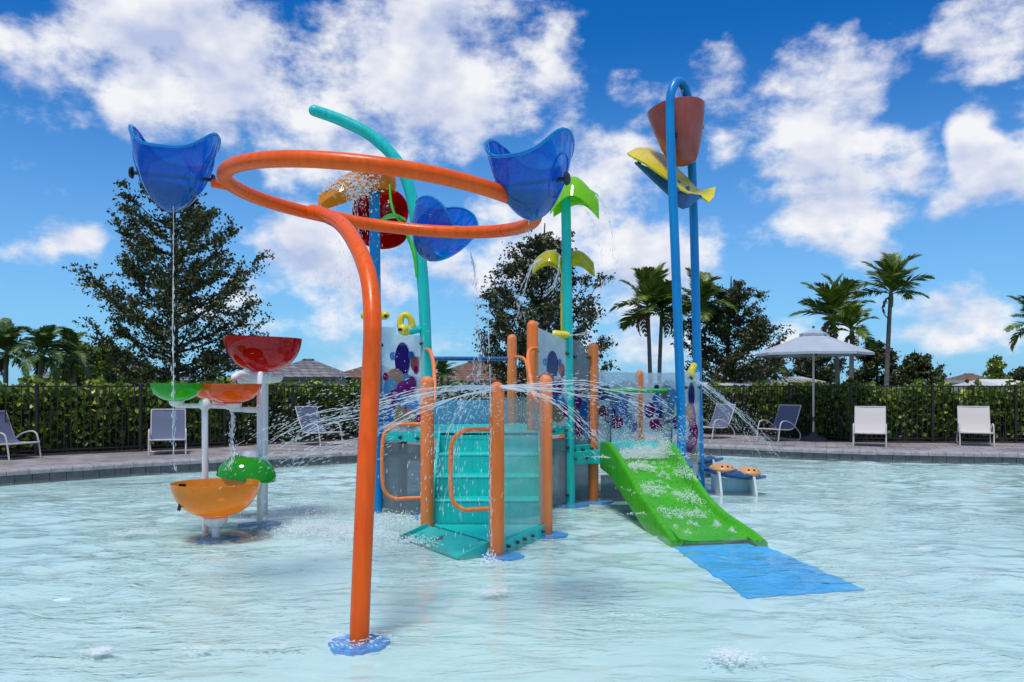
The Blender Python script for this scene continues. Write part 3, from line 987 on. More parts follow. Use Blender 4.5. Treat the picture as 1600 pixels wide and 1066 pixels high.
# ------------------------------------------------------------------ palms
def frond_mesh(seed, L=2.0, n=30, leaf=.55, droop=1.0, wide=.085, mat='frond', stiff=False):
    """one feather leaf: curved rib and drooping leaflets, rooted at the origin and reaching along +X"""
    rng = np.random.default_rng(seed)
    rib = []
    for k in range(9):
        f = k / 8
        rib.append(Vector((L * (f - .16 * droop * f ** 3), 0, L * (.42 * f - .62 * droop * f ** 2.1))))
    sp, _ = spline(rib, [0] * 9, 4)
    m = MB().tube(rib, [.022 * (1 - .9 * k / 8) + .002 for k in range(9)], 4, cap='flat')
    for k in range(n):
        f = .12 + .87 * k / (n - 1)
        o = sp[int(f * (len(sp) - 1))]
        t = (sp[min(len(sp) - 1, int(f * (len(sp) - 1)) + 1)] - sp[max(0, int(f * (len(sp) - 1)) - 1)]).normalized()
        ln = leaf * (math.sin(math.pi * min(1, .18 + f * .80)) ** .7) * rng.uniform(.85, 1.1)
        for s in (-1, 1):
            sw = .75 if stiff else .55
            d = (Vector((0, s, 0)) * 1.0 + t * (sw + .5 * f) + Vector((0, 0, rng.uniform(-.05, .45) if stiff else rng.uniform(-.35, .25)))).normalized()
            e1 = o + d * ln * .55
            e2 = e1 + (d * .8 + Vector((0, 0, -.5 * droop * rng.uniform(.5, 1.2)))).normalized() * ln * .5
            w = t * wide * .5
            m.add([o - w * .5, o + w * .5, e1 + w, e1 - w, e2], [(0, 1, 2, 3), (3, 2, 4)])
    me = bpy.data.meshes.new('frond')
    me.from_pydata(m.v, [], m.f)
    me.materials.append(MAT[mat])
    return me


FR = [frond_mesh(s, 1.6, 36, .62, d, mat='frond', stiff=True) for s, d in ((1, .55), (2, .8), (3, 1.0))]
FD = [frond_mesh(s, 1.6, 34, .5, d, mat='frond_dark') for s, d in ((4, .9), (5, 1.2), (6, 1.4))]
FY = [frond_mesh(7, 1.3, 22, .4, 1.5, mat='dry')]


def palm(name, label, base, H, lean, scale, seed, n=15, set_=None, tr=.085, rise=(-25, 75), group=None, dry=2):
    rng = random.Random(seed)
    root = thing(name, label, 'palm tree', base, group)
    b = Vector(base)
    pts = [b + Vector((lean[0] * f ** 1.5, lean[1] * f, H * f)) for f in (0, .12, .3, .5, .7, .88, 1)]
    MB().tube(pts, [tr * 1.45, tr * 1.15, tr, tr * .95, tr * .9, tr * .8, tr * .75], 12, 3, cap='flat').build('trunk', 'palm_bark', root)
    top = pts[-1]
    set_ = set_ or FR
    for k in range(n):
        f = k / max(1, n - 1)
        o = bpy.data.objects.new('frond', rng.choice(set_))
        o.parent = root
        o.location = top - b + Vector((0, 0, -.1 + .2 * f))
        el = rise[0] + (rise[1] - rise[0]) * f ** 1.1 + rng.uniform(-8, 8)
        o.rotation_euler = (rng.uniform(-.3, .3), -R(el), k * 2.39996 + rng.uniform(-.3, .3))
        s = scale * rng.uniform(.85, 1.1)
        o.scale = (s, s, s)
        col.objects.link(o)
    for k in range(dry):
        o = bpy.data.objects.new('dry_frond', FY[0])
        o.parent = root
        o.location = top - b + Vector((0, 0, -.15))
        o.rotation_euler = (0, R(rng.uniform(35, 60)), rng.uniform(0, 6.28))
        o.scale = (scale * .8,) * 3
        col.objects.link(o)
    # green leaf sheath under the crown
    MB().tube([top - Vector((0, 0, .55 * scale)), top - Vector((0, 0, .25 * scale)), top + Vector((0, 0, .1))], [tr * .85, tr * 1.05, tr * .4], 10, 3).build('crown_shaft', 'vine_dark', root)
    return root


MAT['vine_dark'] = paint('palm_sheath', (.10, .16, .04), .5)


def palm_px(name, label, base_px, top_px, D, scale, seed, **kw):
    bx = P(base_px, 600, D)[0]
    tx, _, tz = P(top_px[0], top_px[1], D)
    return palm(name, label, (bx, D, G0), tz - G0, (tx - bx, 0), scale, seed, **kw)


palm_px('palm_tree', 'tallest palm with a curved bare trunk right of the umbrella', 1384, (1392, 455), 30, .98, 31, n=15, dry=1, rise=(-12, 80))
palm_px('palm_tree', 'palm with an upright crown right above the umbrella top', 1311, (1302, 492), 30, 1.0, 32, n=15, dry=3, rise=(-8, 80))
palm_px('palm_tree', 'short palm with a low crown between the two taller right palms', 1330, (1331, 515), 29, .75, 33, n=12, dry=3, rise=(-15, 70))
palm_px('palm_tree', 'palm with a lean grey trunk left of the blue twin posts', 1017, (1012, 480), 33, 1.1, 34, n=16, dry=2, rise=(-28, 82))
palm_px('palm_tree', 'palm just left of the front blue post with its crown leaning right', 1029, (1034, 488), 33.6, .95, 35, n=13, dry=2, rise=(-25, 70))
palm_px('palm_tree', 'palm whose crown shows just right of the blue twin posts', 1086, (1094, 480), 33.2, 1.05, 36, n=14, dry=3, rise=(-28, 70))
palm_px('palm_tree', 'palm partly cut off by the right picture edge', 1620, (1622, 505), 27, .8, 37, n=14, dry=2, rise=(-40, 70))
palm_px('palm_tree', 'drooping feathery palm in front of the grey roof on the far left', 58, (66, 552), 27, .78, 38, n=15, set_=FD, dry=1, rise=(-30, 80))
palm_px('palm_tree', 'drooping palm cut off by the left picture edge', 8, (10, 550), 27.5, .78, 39, n=15, set_=FD, dry=1, rise=(-30, 80))
palm_px('palm_tree', 'drooping green palm beside the left mid green tree', 116, (112, 556), 28, .70, 40, n=13, set_=FD, dry=1, rise=(-30, 75))
palm_px('palm_tree', 'small far palm seen over the climbing frame rail', 690, (690, 586), 42, .72, 41, n=12, set_=FD, dry=0, rise=(-20, 75))
palm_px('palm_tree', 'short stubby palm with brown skirt behind the white tent roof', 1211, (1211, 580), 36, .55, 42, n=14, dry=6, rise=(-10, 80))


# ------------------------------------------------------------------ houses, tents behind the hedge
def house(label, px0, px1, y_eave, y_ridge, D, roof='roof_grey', deep=9.0, ridge=.35, name='house'):
    x0, x1 = P(px0, 0, D)[0], P(px1, 0, D)[0]
    ze, zr = P(0, y_eave, D)[2], P(0, y_ridge, D)[2]
    cx, w = (x0 + x1) / 2, x1 - x0
    root = thing(name, label, 'house', (cx, D + deep / 2, G0))
    ov = .5
    MB().box((cx, D + deep / 2, (ze + G0) / 2 - .05), (w - 2 * ov, deep - 2 * ov, ze - G0 - .1)).build('wall', 'housewall', root, False)
    a = w * ridge / 2
    y0, y1, ym = D, D + deep, D + deep / 2
    m = MB()
    m.add([(x0, y0, ze), (x1, y0, ze), (x1, y1, ze), (x0, y1, ze), (cx - a, ym, zr), (cx + a, ym, zr)],
          [(0, 1, 5, 4), (1, 2, 5), (2, 3, 4, 5), (3, 0, 4), (3, 2, 1, 0)])
    rf = m.build('roof', roof, root, False)
    MB().box((cx, D - .02, ze - .14), (w, .05, .26)).build('fascia', 'fascia', rf, False)
    MB().tube([(cx - a, ym, zr + .03), (cx + a, ym, zr + .03)], .09, 6).build('ridge_cap', roof, rf)
    for k in range(2):
        q = MB().box((x0 + w * (.3 + .4 * k), D + ov - .03, (ze + G0) / 2), (w * .12, .06, (ze - G0) * .5))
        q.build('window', 'glass', root, False)
    return root


house('low house with grey tiled roof behind the left palms', 28, 262, 591, 566, 80)
house('house with grey hip roof behind the red bowl', 390, 532, 589, 560, 70, ridge=.12)
house('brown roofed house behind the near orange pole', 505, 640, 590, 567, 75, 'roof_brown', ridge=.1)
house('long brown roofed house behind the climbing frame', 640, 860, 596, 564, 80, 'roof_brown', ridge=.2)
house('distant house with low grey hip roof left of the far brown roof', 1452, 1510, 598, 587, 130, 'roof_grey', ridge=.2)
house('distant brown hip roofed house right of the grey roof', 1500, 1575, 598, 584, 135, 'roof_brown', ridge=.2)
house('distant low grey roof between the two far hip roofs', 1478, 1548, 599, 592, 120, 'roof_grey', ridge=.5)


def tent(label, px0, px1, y_top, y_e, D):
    x0, x1 = P(px0, 0, D)[0], P(px1, 0, D)[0]
    zt, ze = P(0, y_top, D)[2], P(0, y_e, D)[2]
    root = thing('tent', label, 'tent', ((x0 + x1) / 2, D, G0))
    m = MB()
    y0, y1, ym = D, D + 4, D + 2
    i = (x1 - x0) * .12
    m.add([(x0, y0, ze), (x1, y0, ze), (x1, y1, ze), (x0, y1, ze), (x0 + i, ym, zt), (x1 - i, ym, zt),
           (x0, y0, ze - .2), (x1, y0, ze - .2), (x1, y1, ze - .2), (x0, y1, ze - .2)],
          [(0, 1, 5, 4), (1, 2, 5), (2, 3, 4, 5), (3, 0, 4), (6, 7, 1, 0), (7, 8, 2, 1), (8, 9, 3, 2), (9, 6, 0, 3)])
    m.build('canopy', 'tent', root, False)
    for x in (x0 + .05, x1 - .05):
        for y in (y0 + .05, y1 - .05):
            MB().tube([(x, y, G0), (x, y, ze - .1)], .03, 6, cap='flat').build('pole', 'white', root)
    return root


tent('long white tent roof over the hedge beside the twin posts', 1092, 1178, 592.0, 601, 32)
tent('white tent roof over the hedge left of the umbrella pole', 1176, 1240, 592.5, 601, 32.5)
tent('white tent roof at the right picture edge behind the hedge', 1570, 1640, 592, 604, 30)
# metal roofed shelter
x0, x1 = P(1228, 0, 34)[0], P(1290, 0, 34)[0]
sh = thing('metal_shelter', 'small shelter with ribbed metal roof behind the umbrella pole', 'shelter', ((x0 + x1) / 2, 35, G0))
zt, ze = P(0, 589, 34)[2], P(0, 598, 34)[2]
MB().add([(x0 - .3, 34, ze), (x1, 34, ze), (x1 - .25, 36.2, zt), (x0 + .35, 36.2, zt), (x0 - .3, 34, ze - .06), (x1, 34, ze - .06), (x1 - .25, 36.2, zt - .06), (x0 + .35, 36.2, zt - .06)],
         [(0, 1, 2, 3), (7, 6, 5, 4), (0, 4, 5, 1), (1, 5, 6, 2), (2, 6, 7, 3), (3, 7, 4, 0)]).build('roof', 'roof_grey', sh, False)
for k in range(9):
    f = k / 8
    MB().tube([(x0 - .3 + (x1 - x0 + .3) * f, 34, ze + .02), (x0 + .35 + (x1 - x0 - .6) * f, 36.2, zt + .02)], .025, 5, cap='flat').build('roof_rib', 'white', sh)
for x in (x0, x1 - .3):
    for y in (34.15, 36.0):
        MB().tube([(x + .05, y, G0), (x + .05, y, ze + .08)], .04, 6, cap='flat').build('post', 'fence', sh)

# ================================================================== DECK FURNITURE
def make_chair(sling, label, group):
    t = thing('lounge_chair', label, 'lounge chair', (0, 0, 0), group)
    W = .31
    for s in (-1, 1):
        x = s * W
        MB().tube([(x, -.36, 0), (x, -.33, .18), (x, -.29, .36), (x, -.24, .435), (x, -.12, .455), (x, .06, .41), (x, .20, .33)], .014, 8, 5).build('arm_frame', 'chair_frame', t)
        MB().tube([(x * .95, -.34, .275), (x * .95, .0, .255), (x * .95, .16, .29), (x * .95, .27, .45), (x * .95, .38, .70), (x * .95, .425, .80)], .013, 8, 5).build('side_rail', 'chair_frame', t)
    MB().tube([(-W, .18, .34), (-W, .36, .18), (-W, .37, .05), (-W * .85, .32, .014), (0, .30, .014), (W * .85, .32, .014), (W, .37, .05), (W, .36, .18), (W, .18, .34)], .013, 8, 5).build('rear_base', 'chair_frame', t)
    MB().tube([(-W * .95, -.34, .27), (W * .95, -.34, .27)], .017, 8).build('front_rail', 'chair_frame', t)
    MB().tube([(-W * .95, .42, .80), (W * .95, .42, .80)], .013, 8).build('top_rail', 'chair_frame', t)
    prof = [(-.345, .292), (-.2, .268), (0, .258), (.1, .272), (.165, .315)]
    prof2 = [(.165, .315), (.22, .385), (.28, .49), (.34, .63), (.40, .765), (.43, .815)]
    for nm, pr in (('seat', prof), ('backrest', prof2)):
        g = []
        for (y, z) in pr:
            g.append([(x, y, z - .018 * (1 - (x / .29) ** 2)) for x in np.linspace(-.29, .29, 9)])
        MB().sheet(g, .006).build(nm, sling, t)
    return t


GB = 'blue grey lounge chairs'
chb = make_chair('sling_blue', '', GB)
chw = make_chair('sling_white', '', 'white lounge chairs')
spots = [(chb, 6, 14.15, 72, 'blue grey lounge chair cut off by the left picture edge'),
         (chb, 257, 15.2, 21, 'blue grey lounge chair facing the pool behind the bowls'),
         (chb, 497, 17.45, 56, 'blue grey lounge chair turned right, seen through the spray'),
         (chb, 1117, 19.7, -58, 'blue grey lounge chair close beside the blue twin posts'),
         (chb, 1219, 18.85, -58, 'blue grey lounge chair just left of the grey umbrella'),
         (chw, 1364, 17.25, -24, 'white lounge chair right of the umbrella, facing straight ahead'),
         (chw, 1530, 17.4, -24, 'white lounge chair nearest the right picture edge')]
used = set()
for proto, px, D, rz, lab in spots:
    if id(proto) in used:
        o = copy_tree(proto)
    else:
        o = proto; used.add(id(proto))
    o.location = (P(px, 0, D)[0], D + .15, DECK + .002)
    o.rotation_euler = (0, 0, R(rz))
    o['label'] = lab

# umbrella
uD = 18.95
ux = P(1271, 0, uD)[0]
um = thing('patio_umbrella', 'pale grey canvas umbrella on a white pole beside the fence', 'umbrella', (ux, uD, DECK))
ze, zp, ur = P(0, 552, uD)[2], P(0, 518, uD)[2], 88 * uD / F
MB().tube([(ux, uD, DECK + .1), (ux, uD, zp)], .024, 12, cap='flat').build('pole', 'chair_frame', um)
MB().tube([(ux, uD, DECK + .46), (ux, uD, DECK + .52)], .034, 12).build('collar', 'steel', um)
b_ = MB()
b_.lathe([(.31, 0), (.31, .045), (.25, .08), (.10, .125), (.05, .19), (.045, .20)], (ux, uD, DECK + .002), 8)
b_.build('base', 'umb_base', um, True, 25)


def canopy(n, r, z0, z1, sag):
    m = MB()
    vs, fs = [], []
    rows = 7
    for q in range(rows):
        f = q / (rows - 1)
        for k in range(n * 4):
            a = 2 * math.pi * k / (n * 4) + math.pi / 8
            w = (k % 4) / 4
            poly = math.cos(math.pi / n) / math.cos((w - .5) * 2 * math.pi / n)
            scal = 1 - .045 * math.sin(math.pi * w) * f
            rr = max(.02, r * f * poly * scal)
            z = z1 + (z0 - z1) * (f ** 1.12) - sag * math.sin(math.pi * f) * (.5 + .5 * math.sin(math.pi * w))
            vs.append((ux + rr * math.cos(a), uD + rr * math.sin(a), z))
    c = n * 4
    for q in range(rows - 1):
        for k in range(c):
            l = (k + 1) % c
            fs.append((q * c + k, q * c + l, (q + 1) * c + l, (q + 1) * c + k))
    o = len(vs)
    for k in range(c):                                            # hanging hem
        x, y, z = vs[(rows - 1) * c + k]
        vs.append((x, y, z - .055))
    for k in range(c):
        l = (k + 1) % c
        fs.append(((rows - 1) * c + k, (rows - 1) * c + l, o + l, o + k))
    m.add(vs, fs)
    return m


cn = canopy(8, ur, ze, zp, .03).build('canopy', 'canvas', um, True, 12)
canopy(8, ur * .24, zp - .05, zp + .06, .0).build('vent', 'canvas', cn, True, 12)
MB().ball((ux, uD, zp + .10), .03).build('finial', 'steel', um)
for k in range(8):
    a = 2 * math.pi * k / 8 + math.pi / 8
    MB().tube([(ux, uD, zp - .05), (ux + ur * .985 * math.cos(a), uD + ur * .985 * math.sin(a), ze - .03)], .009, 5, cap='flat').build('rib', 'steel', um)


# ================================================================== WATER PLAY FEATURES
WB = -.04                                                  # pool floor under the features


def bucket(name, parent, c, A, B, H, ear, axis, tilt=0.0, mat='ab_blue', fill=.45, lean=0.0):
    """scoop bucket: round-bottomed shell whose rim rises to an ear at each end of its axle; c is the axle centre"""
    ax = math.radians(axis)
    Mx = Matrix.Rotation(ax, 3, 'Z') @ Matrix.Rotation(math.radians(lean), 3, 'Y') @ Matrix.Rotation(math.radians(tilt), 3, 'X')
    cz = H * .62
    def pt(s, a, k=1.0):
        zr = H + ear * 1.08 * (.5 + .5 * math.cos(2 * a)) ** 1.35 - .02
        ca, sa = math.cos(a), math.sin(a)
        e = .82
        x = A * math.copysign(abs(ca) ** e, ca)
        y = B * math.copysign(abs(sa) ** e, sa)
        w = (1 - (1 - s) ** 1.75) ** .66
        fl = 1 + .07 * s ** 4
        return Vector((x * w * k * fl, y * w * k * fl, s ** 1.15 * zr + (1 - k) * .12))
    n, rows = 44, 16
    m = MB()
    vs = []
    for k in (1.0, .965):
        for q in range(rows + 1):
            s = q / rows
            for i in range(n):
                p = pt(max(s, .004), 2 * math.pi * i / n, k) - Vector((0, 0, cz))
                p = Mx @ p
                vs.append((c[0] + p.x, c[1] + p.y, c[2] + p.z))
    fs = []
    o = (rows + 1) * n
    for q in range(rows):
        for i in range(n):
            j = (i + 1) % n
            fs.append((q * n + i, q * n + j, (q + 1) * n + j, (q + 1) * n + i))
            fs.append((o + q * n + j, o + q * n + i, o + (q + 1) * n + i, o + (q + 1) * n + j))
    for i in range(n):
        j = (i + 1) % n
        fs.append((rows * n + i, rows * n + j, o + rows * n + j, o + rows * n + i))
    fs.append(tuple(range(n - 1, -1, -1))); fs.append(tuple(o + i for i in range(n)))
    m.add(vs, fs)
    bk = m.build(name, mat, parent)
    loc = lambda p: tuple(Vector(c) + Mx @ (Vector(p) - Vector((0, 0, cz))))
    rim = [loc(pt(1.0, 2 * math.pi * i / n, .99)) for i in range(n)]
    MB().tube(rim, .011, 8, closed=True).build('rim_glimmer', 'ab_glimmer' if mat == 'ab_blue' else mat, bk)  # paler tube along the rim: glimmer of the thick edge put in as colour
    MB().tube([loc((-A * 1.02, 0, cz)), loc((A * 1.02, 0, cz))], .013, 8).build('axle', 'black', bk)
    for s in (-1, 1):                                        # round bosses where the axle goes through
        MB().lathe([(.001, .016), (.035, .016), (.042, 0), (.001, -.012)], loc((s * A * 1.0, 0, cz)), 14, Mx @ Matrix.Rotation(math.radians(90 * s), 3, 'Y')).build('axle_boss', 'black', bk)
        rg = []
        for i in range(28):
            a = 2 * math.pi * i / 28
            q = pt(.53 + .24 * math.cos(a), (0 if s > 0 else math.pi) + .42 * math.sin(a), 1.004)
            rg.append(loc(q))
        MB().tube(rg, .006, 6, closed=True).build('boss_ring', mat, bk)
    # water standing in it stays level
    zl = fill * H
    wv, lev = [], []
    for i in range(n):
        a = 2 * math.pi * i / n
        lo, hi = .004, 1.0
        for _ in range(20):
            md = (lo + hi) / 2
            if pt(md, a, .95).z < zl: lo = md
            else: hi = md
        q = pt(lo, a, .95)
        lev.append(lo)
        wv.append((q.x, q.y))
    top = [loc((x, y, zl + .006 * math.sin(5 * i))) for i, (x, y) in enumerate(wv)]
    m = MB()
    vs = [loc((0, 0, zl))] + top
    m.add(vs, [(0, 1 + i, 1 + (i + 1) % n) for i in range(n)])
    rows_ = 8
    o = len(m.v)
    vs = []
    for q in range(rows_ + 1):
        f = 1 - q / rows_
        for i in range(n):
            a = 2 * math.pi * i / n
            p = pt(max(.01, lev[i] * f), a, .95)
            vs.append(loc(p))
    m.v += vs
    for q in range(rows_):
        for i in range(n):
            j = (i + 1) % n
            m.f.append((o + q * n + i, o + (q + 1) * n + i, o + (q + 1) * n + j, o + q * n + j))
    m.build('water', 'bucket_water', bk)
    return bk


# ------------------------------------------------------------------ orange ring with three blue buckets
base = (P(560, 0, 4.72)[0], 4.72, WB)
ringf = thing('orange_ring_feature', 'big orange hoop on a bent orange pole with three blue dumping buckets', 'water feature', base)
RC = Vector((P(600, 0, 5.62)[0], 5.62, 0)); RR = 1.02
RZ = P(0, 315, 5.62)[2]
tilt_x, tilt_y = .105, 0.01


def ring_pt(deg, rr=RR, dz=0.0):
    a = R(deg)
    x, y = rr * math.cos(a), rr * math.sin(a)
    return Vector((RC.x + x, RC.y + y, RZ - x * tilt_x + y * tilt_y + dz))


pole_px = [(561, 1012, 4.72), (563, 950, 4.73), (568, 830, 4.78), (574, 700, 4.86), (580, 580, 4.97), (582, 500, 5.08), (578, 445, 5.22), (567, 405, 5.40), (551, 373, 5.66), (533, 350, 5.96), (512, 338, 6.22), (489, 331, 6.36)]
pp = [Vector(P(*q)) for q in pole_px]
pp[0].z = WB
j0 = ring_pt(117)
MB().tube(pp + [j0], [.0555] * 9 + [.0555, .055, .054, .053], 20, 6, cap='flat').build('pole', 'orange', ringf)
MB().tube([ring_pt(a) for a in np.linspace(117, 117 + 360, 121)[:-1]], .0485, 18, closed=True).build('hoop', 'orange', ringf)
MB().tube([ring_pt(114.0, RR + .002), ring_pt(117.6)], .0565, 20, cap='flat').build('pipe_sleeve', 'orange', ringf)
MB().lathe([(.12, WB - .002), (.12, WB + .014), (.07, WB + .02)], (base[0], base[1], 0), 20).build('base_flange', 'steel', ringf)
# buckets: direction round the hoop, distance out
for (deg, dist, zo, A, B, H, ear, axis, tilt, lean, fill) in [
        (178, .43, .03, .262, .25, .40, .16, 6, 0, 4, .42),
        (-29, .10, .10, .235, .25, .37, .15, -28, 4, 0, .45),
        (80, .36, .03, .245, .25, .38, .14, 62, 34, 0, .30)]:
    p0, p1 = ring_pt(deg, RR + .02), ring_pt(deg, RR + dist, zo)
    d = (p1 - p0).normalized()
    MB().tube([p0 - d * .03, p0 + d * max(.06, dist - .02 - A * 1.04)], .03, 12, cap='flat').build('bucket_mount', 'orange', ringf)
    bucket('bucket', ringf, p1, A, B, H, ear, axis, tilt, 'ab_blue', fill, lean)
floor_pad(base[0], base[1] - .02, .165, 1)

# ------------------------------------------------------------------ blue twin posts, tipping bucket and fish seesaw
tD1, tD2 = 10.8, 11.5
bp1, bp2 = (P(1066, 0, tD1)[0], tD1, WB), (P(1095, 0, tD2)[0], tD2, WB)
tower = thing('tipping_bucket_tower', 'tall blue twin posts holding a red brown tipping bucket and a yellow fish', 'water feature', bp1)
MB().tube([bp1, P(1064, 640, tD1), P(1056, 420, tD1), P(1049, 250, tD1), P(1047, 172, tD1 + .02), P(1049, 144, tD1 + .05), P(1057, 128, tD1 + .12), P(1067, 132, tD1 + .22), P(1073, 148, tD1 + .28), P(1076, 162, tD1 + .3)],
          .059, 18, 6, cap='flat').build('post', 'blue', tower)
MB().tube([bp2, P(1091, 640, tD2), P(1086, 420, tD2), P(1082, 280, tD2), P(1079, 225, tD2)], .059, 18, 6).build('post', 'blue', tower)
bc = Vector(P(1062, 212, 11.15))
rot = Matrix.Rotation(R(-7), 3, 'Y') @ Matrix.Rotation(R(-6), 3, 'X')
prof = [(.01, -.40), (.10, -.395), (.165, -.37), (.205, -.30), (.27, -.12), (.325, .08), (.36, .24), (.384, .365), (.372, .372), (.35, .24), (.31, .06), (.25, -.12), (.19, -.29), (.01, -.35)]
tb = MB().lathe(prof, bc, 40, rot).build('tipping_bucket', 'terra', tower, True, 50)
ends = [P(1053, 210, tD1), P(1083, 205, tD2)]
MB().tube(ends, .022, 10).build('axle', 'black', tb)
for e, s in ((ends[0], .12), (ends[1], -.12)):
    MB().tube([Vector(e) + Vector((.05, s, 0)), Vector(e) + Vector((.07, s * 1.5, 0))], .04, 12).build('bearing', 'black', tb)


def loft_px(rows, D, thick):
    return MB().sheet([[P(*q) if len(q) == 3 else P(q[0], q[1], D) for q in row] for row in rows], thick)


# fish: yellow back shell, flared tail, blue keel below
fish = loft_px([[(980, 240, 11.15), (981, 241, 11.1), (982, 242, 11.05)],
                [(995, 232, 11.45), (992, 236, 11.15), (990, 247, 10.9)],
                [(1015, 232, 11.6), (1012, 240, 11.2), (1008, 256, 10.85)],
                [(1035, 242, 11.65), (1030, 254, 11.2), (1026, 269, 10.85)],
                [(1055, 260, 11.6), (1050, 271, 11.2), (1046, 283, 10.9)],
                [(1073, 278, 11.5), (1067, 288, 11.2), (1062, 296, 10.95)],
                [(1087, 294, 11.35), (1083, 299, 11.2), (1077, 303, 11.05)],
                [(1096, 299, 11.3), (1094, 302, 11.2), (1091, 306, 11.1)],
                [(1108, 296, 11.35), (1106, 305, 11.2), (1101, 312, 11.05)],
                [(1118, 293, 11.4), (1115, 308, 11.2), (1107, 317, 11.0)]], 11.15, .025)
fo = fish.build('fish_back', 'yellow', tower)
keel = MB()
kp = [P(992, 254, 11.1), P(1040, 276, 11.1), (P(1078, 304, 11.1)), P(1094, 306, 11.1), P(1096, 309, 11.1), P(1086, 316, 11.1), P(1078, 323, 11.1), P(1068, 326, 11.1), P(1061, 323, 11.1), P(1052, 311, 11.1), P(1020, 281, 11.1)]
keel.plate(kp, .10, (0, 1, 0))
keel.build('fish_keel', 'dblue', tower, False)
for k in range(6):
    f = k / 5
    a, b = P(998 + 74 * f, 256 + 44 * f, 11.1), P(1001 + 74 * f, 250 + 44 * f, 11.1)
    MB().tube([a, b], .03, 8).build('bolt', 'dblue', fo)
MB().tube([P(1056, 296, tD1), P(1060, 298, 11.1), P(1085, 300, tD2)], .03, 10).build('fish_axle', 'dblue', tower)
floor_pad(bp2[0], bp2[1], .24, 2)

# ------------------------------------------------------------------ teal flower pole
D_ = 10.2
fb = (P(891, 0, D_)[0], D_, WB)
fp = thing('teal_flower_pole', 'straight teal pole topped by a lime leaf, with yellow leaves below', 'water feature', fb)
MB().tube([fb, P(890, 700, D_), P(887, 500, D_), P(884, 306, D_)], .060, 18, 5, cap='flat').build('pole', 'teal', fp)
MB().tube([P(884, 309, D_), P(884, 304, D_)], .066, 18, cap='flat').build('collar', 'steel', fp)


def leaf_sheet(name, parent, mat, ctr, length, width, az, curl, cup, pitch=0.0, thick=.014, n=13, m=9, wave=0.0):
    """petal: pointed outline, arched along its length, cupped across"""
    rot = Matrix.Rotation(R(az), 3, 'Z') @ Matrix.Rotation(R(-pitch), 3, 'Y')
    g = []
    for i in range(n):
        f = i / (n - 1)
        w = width / 2 * math.sin(math.pi * min(1, .10 + .86 * f)) ** .75
        row = []
        for j in range(m):
            h = -1 + 2 * j / (m - 1)
            p = Vector((length * (f - .02), w * h, curl * math.sin(math.pi * f) - curl * .35 * f + cup * h * h * width * .5 + wave * math.sin(3 * h + 5 * f)))
            row.append(tuple(Vector(ctr) + rot @ p))
        g.append(row)
    return MB().sheet(g, thick).build(name, mat, parent)


tp = P(884, 303, D_)
leaf_sheet('leaf', fp, 'ab_lime', (tp[0] - .16, tp[1] - .08, tp[2] - .03), .56, .50, -14, .22, -1.0, 0, wave=.02)
leaf_sheet('leaf', fp, 'ab_lime', (tp[0] + .04, tp[1] - .05, tp[2] - .02), .36, .30, 12, .04, -.5, 8, wave=.02)
yl = P(881, 408, D_ + .12)
leaf_sheet('leaf', fp, 'ab_yellow', yl, .37, .36, 180, .13, -.9, 8)
leaf_sheet('leaf', fp, 'ab_yellow', yl, .37, .36, 0, .14, -.9, 4)
MB().tube([P(880, 402, D_ + .12), P(878, 450, D_ + .11), P(878, 520, D_ + .10), P(878, 532, D_ + .1)], .016, 8, 4).build('stem', 'yellow', fp)
sp_ = P(884, 524, D_ - .02)
MB().lathe([(.02, -.16), (.055, -.155), (.062, -.12), (.05, -.06), (.045, 0), (.03, .05)], (sp_[0] - .01, sp_[1] - .07, sp_[2]), 16, Matrix.Rotation(R(90), 3, 'Y')).build('spout', 'yellow', fp)
floor_pad(fb[0], fb[1], .22, 3)

# ------------------------------------------------------------------ teal arching pole with vine
D_ = 9.35
ab = (P(669, 0, D_)[0], D_, WB)
ar = thing('teal_arch_pole', 'tall teal pole arching over to the left with a green vine', 'water feature', ab)
MB().tube([ab, P(668, 640, D_), P(664, 500, D_), P(659, 420, D_), P(651, 350, D_), P(640, 296, D_), P(624, 258, D_), P(602, 231, D_), P(574, 208, D_), P(540, 191, D_), P(515, 181, D_ - .02), P(491, 173, D_ - .05)],
          [.064] * 3 + [.066] * 7 + [.064, .062], 20, 6).build('pole', 'teal', ar)
MB().tube([P(651, 432, D_ - .05), P(648, 400, D_ - .06), P(640, 375, D_ - .07), P(628, 350, D_ - .08), P(618, 337, D_ - .09)], [.014, .024, .022, .018, .012], 10, 5).build('vine', 'vine', ar)
MB().tube([P(617, 336, D_ - .09), P(613, 325, D_ - .09), P(610, 308, D_ - .08), P(609, 290, D_ - .07)], [.014, .013, .012, .011], 8, 5).build('vine', 'vine', ar)
leaf_sheet('vine_leaf', ar, 'vine', P(633, 343, D_ - .15), .27, .20, 180, .05, -.1, 4)
sp_ = P(650, 514, D_ - .06)
MB().tube([P(655, 514, D_ - .02), P(642, 517, D_ - .10)], .045, 12).build('spout_socket', 'teal', ar)
sn = MB().tube([P(634, 518, D_ - .12), P(626, 510, D_ - .12), P(627, 497, D_ - .12), P(634, 492, D_ - .11), P(641, 497, D_ - .1), P(644, 508, D_ - .09), P(641, 515, D_ - .09)], [.05, .040, .035, .034, .036, .04, .04], 12, 5)
sn.ball(P(630, 515, D_ - .14), .062)
so_ = sn.build('snail_spout', 'yellow', ar)
MB().tube([P(626, 515, D_ - .20), P(624, 515, D_ - .21)], .018, 10).build('nozzle', 'black', so_)

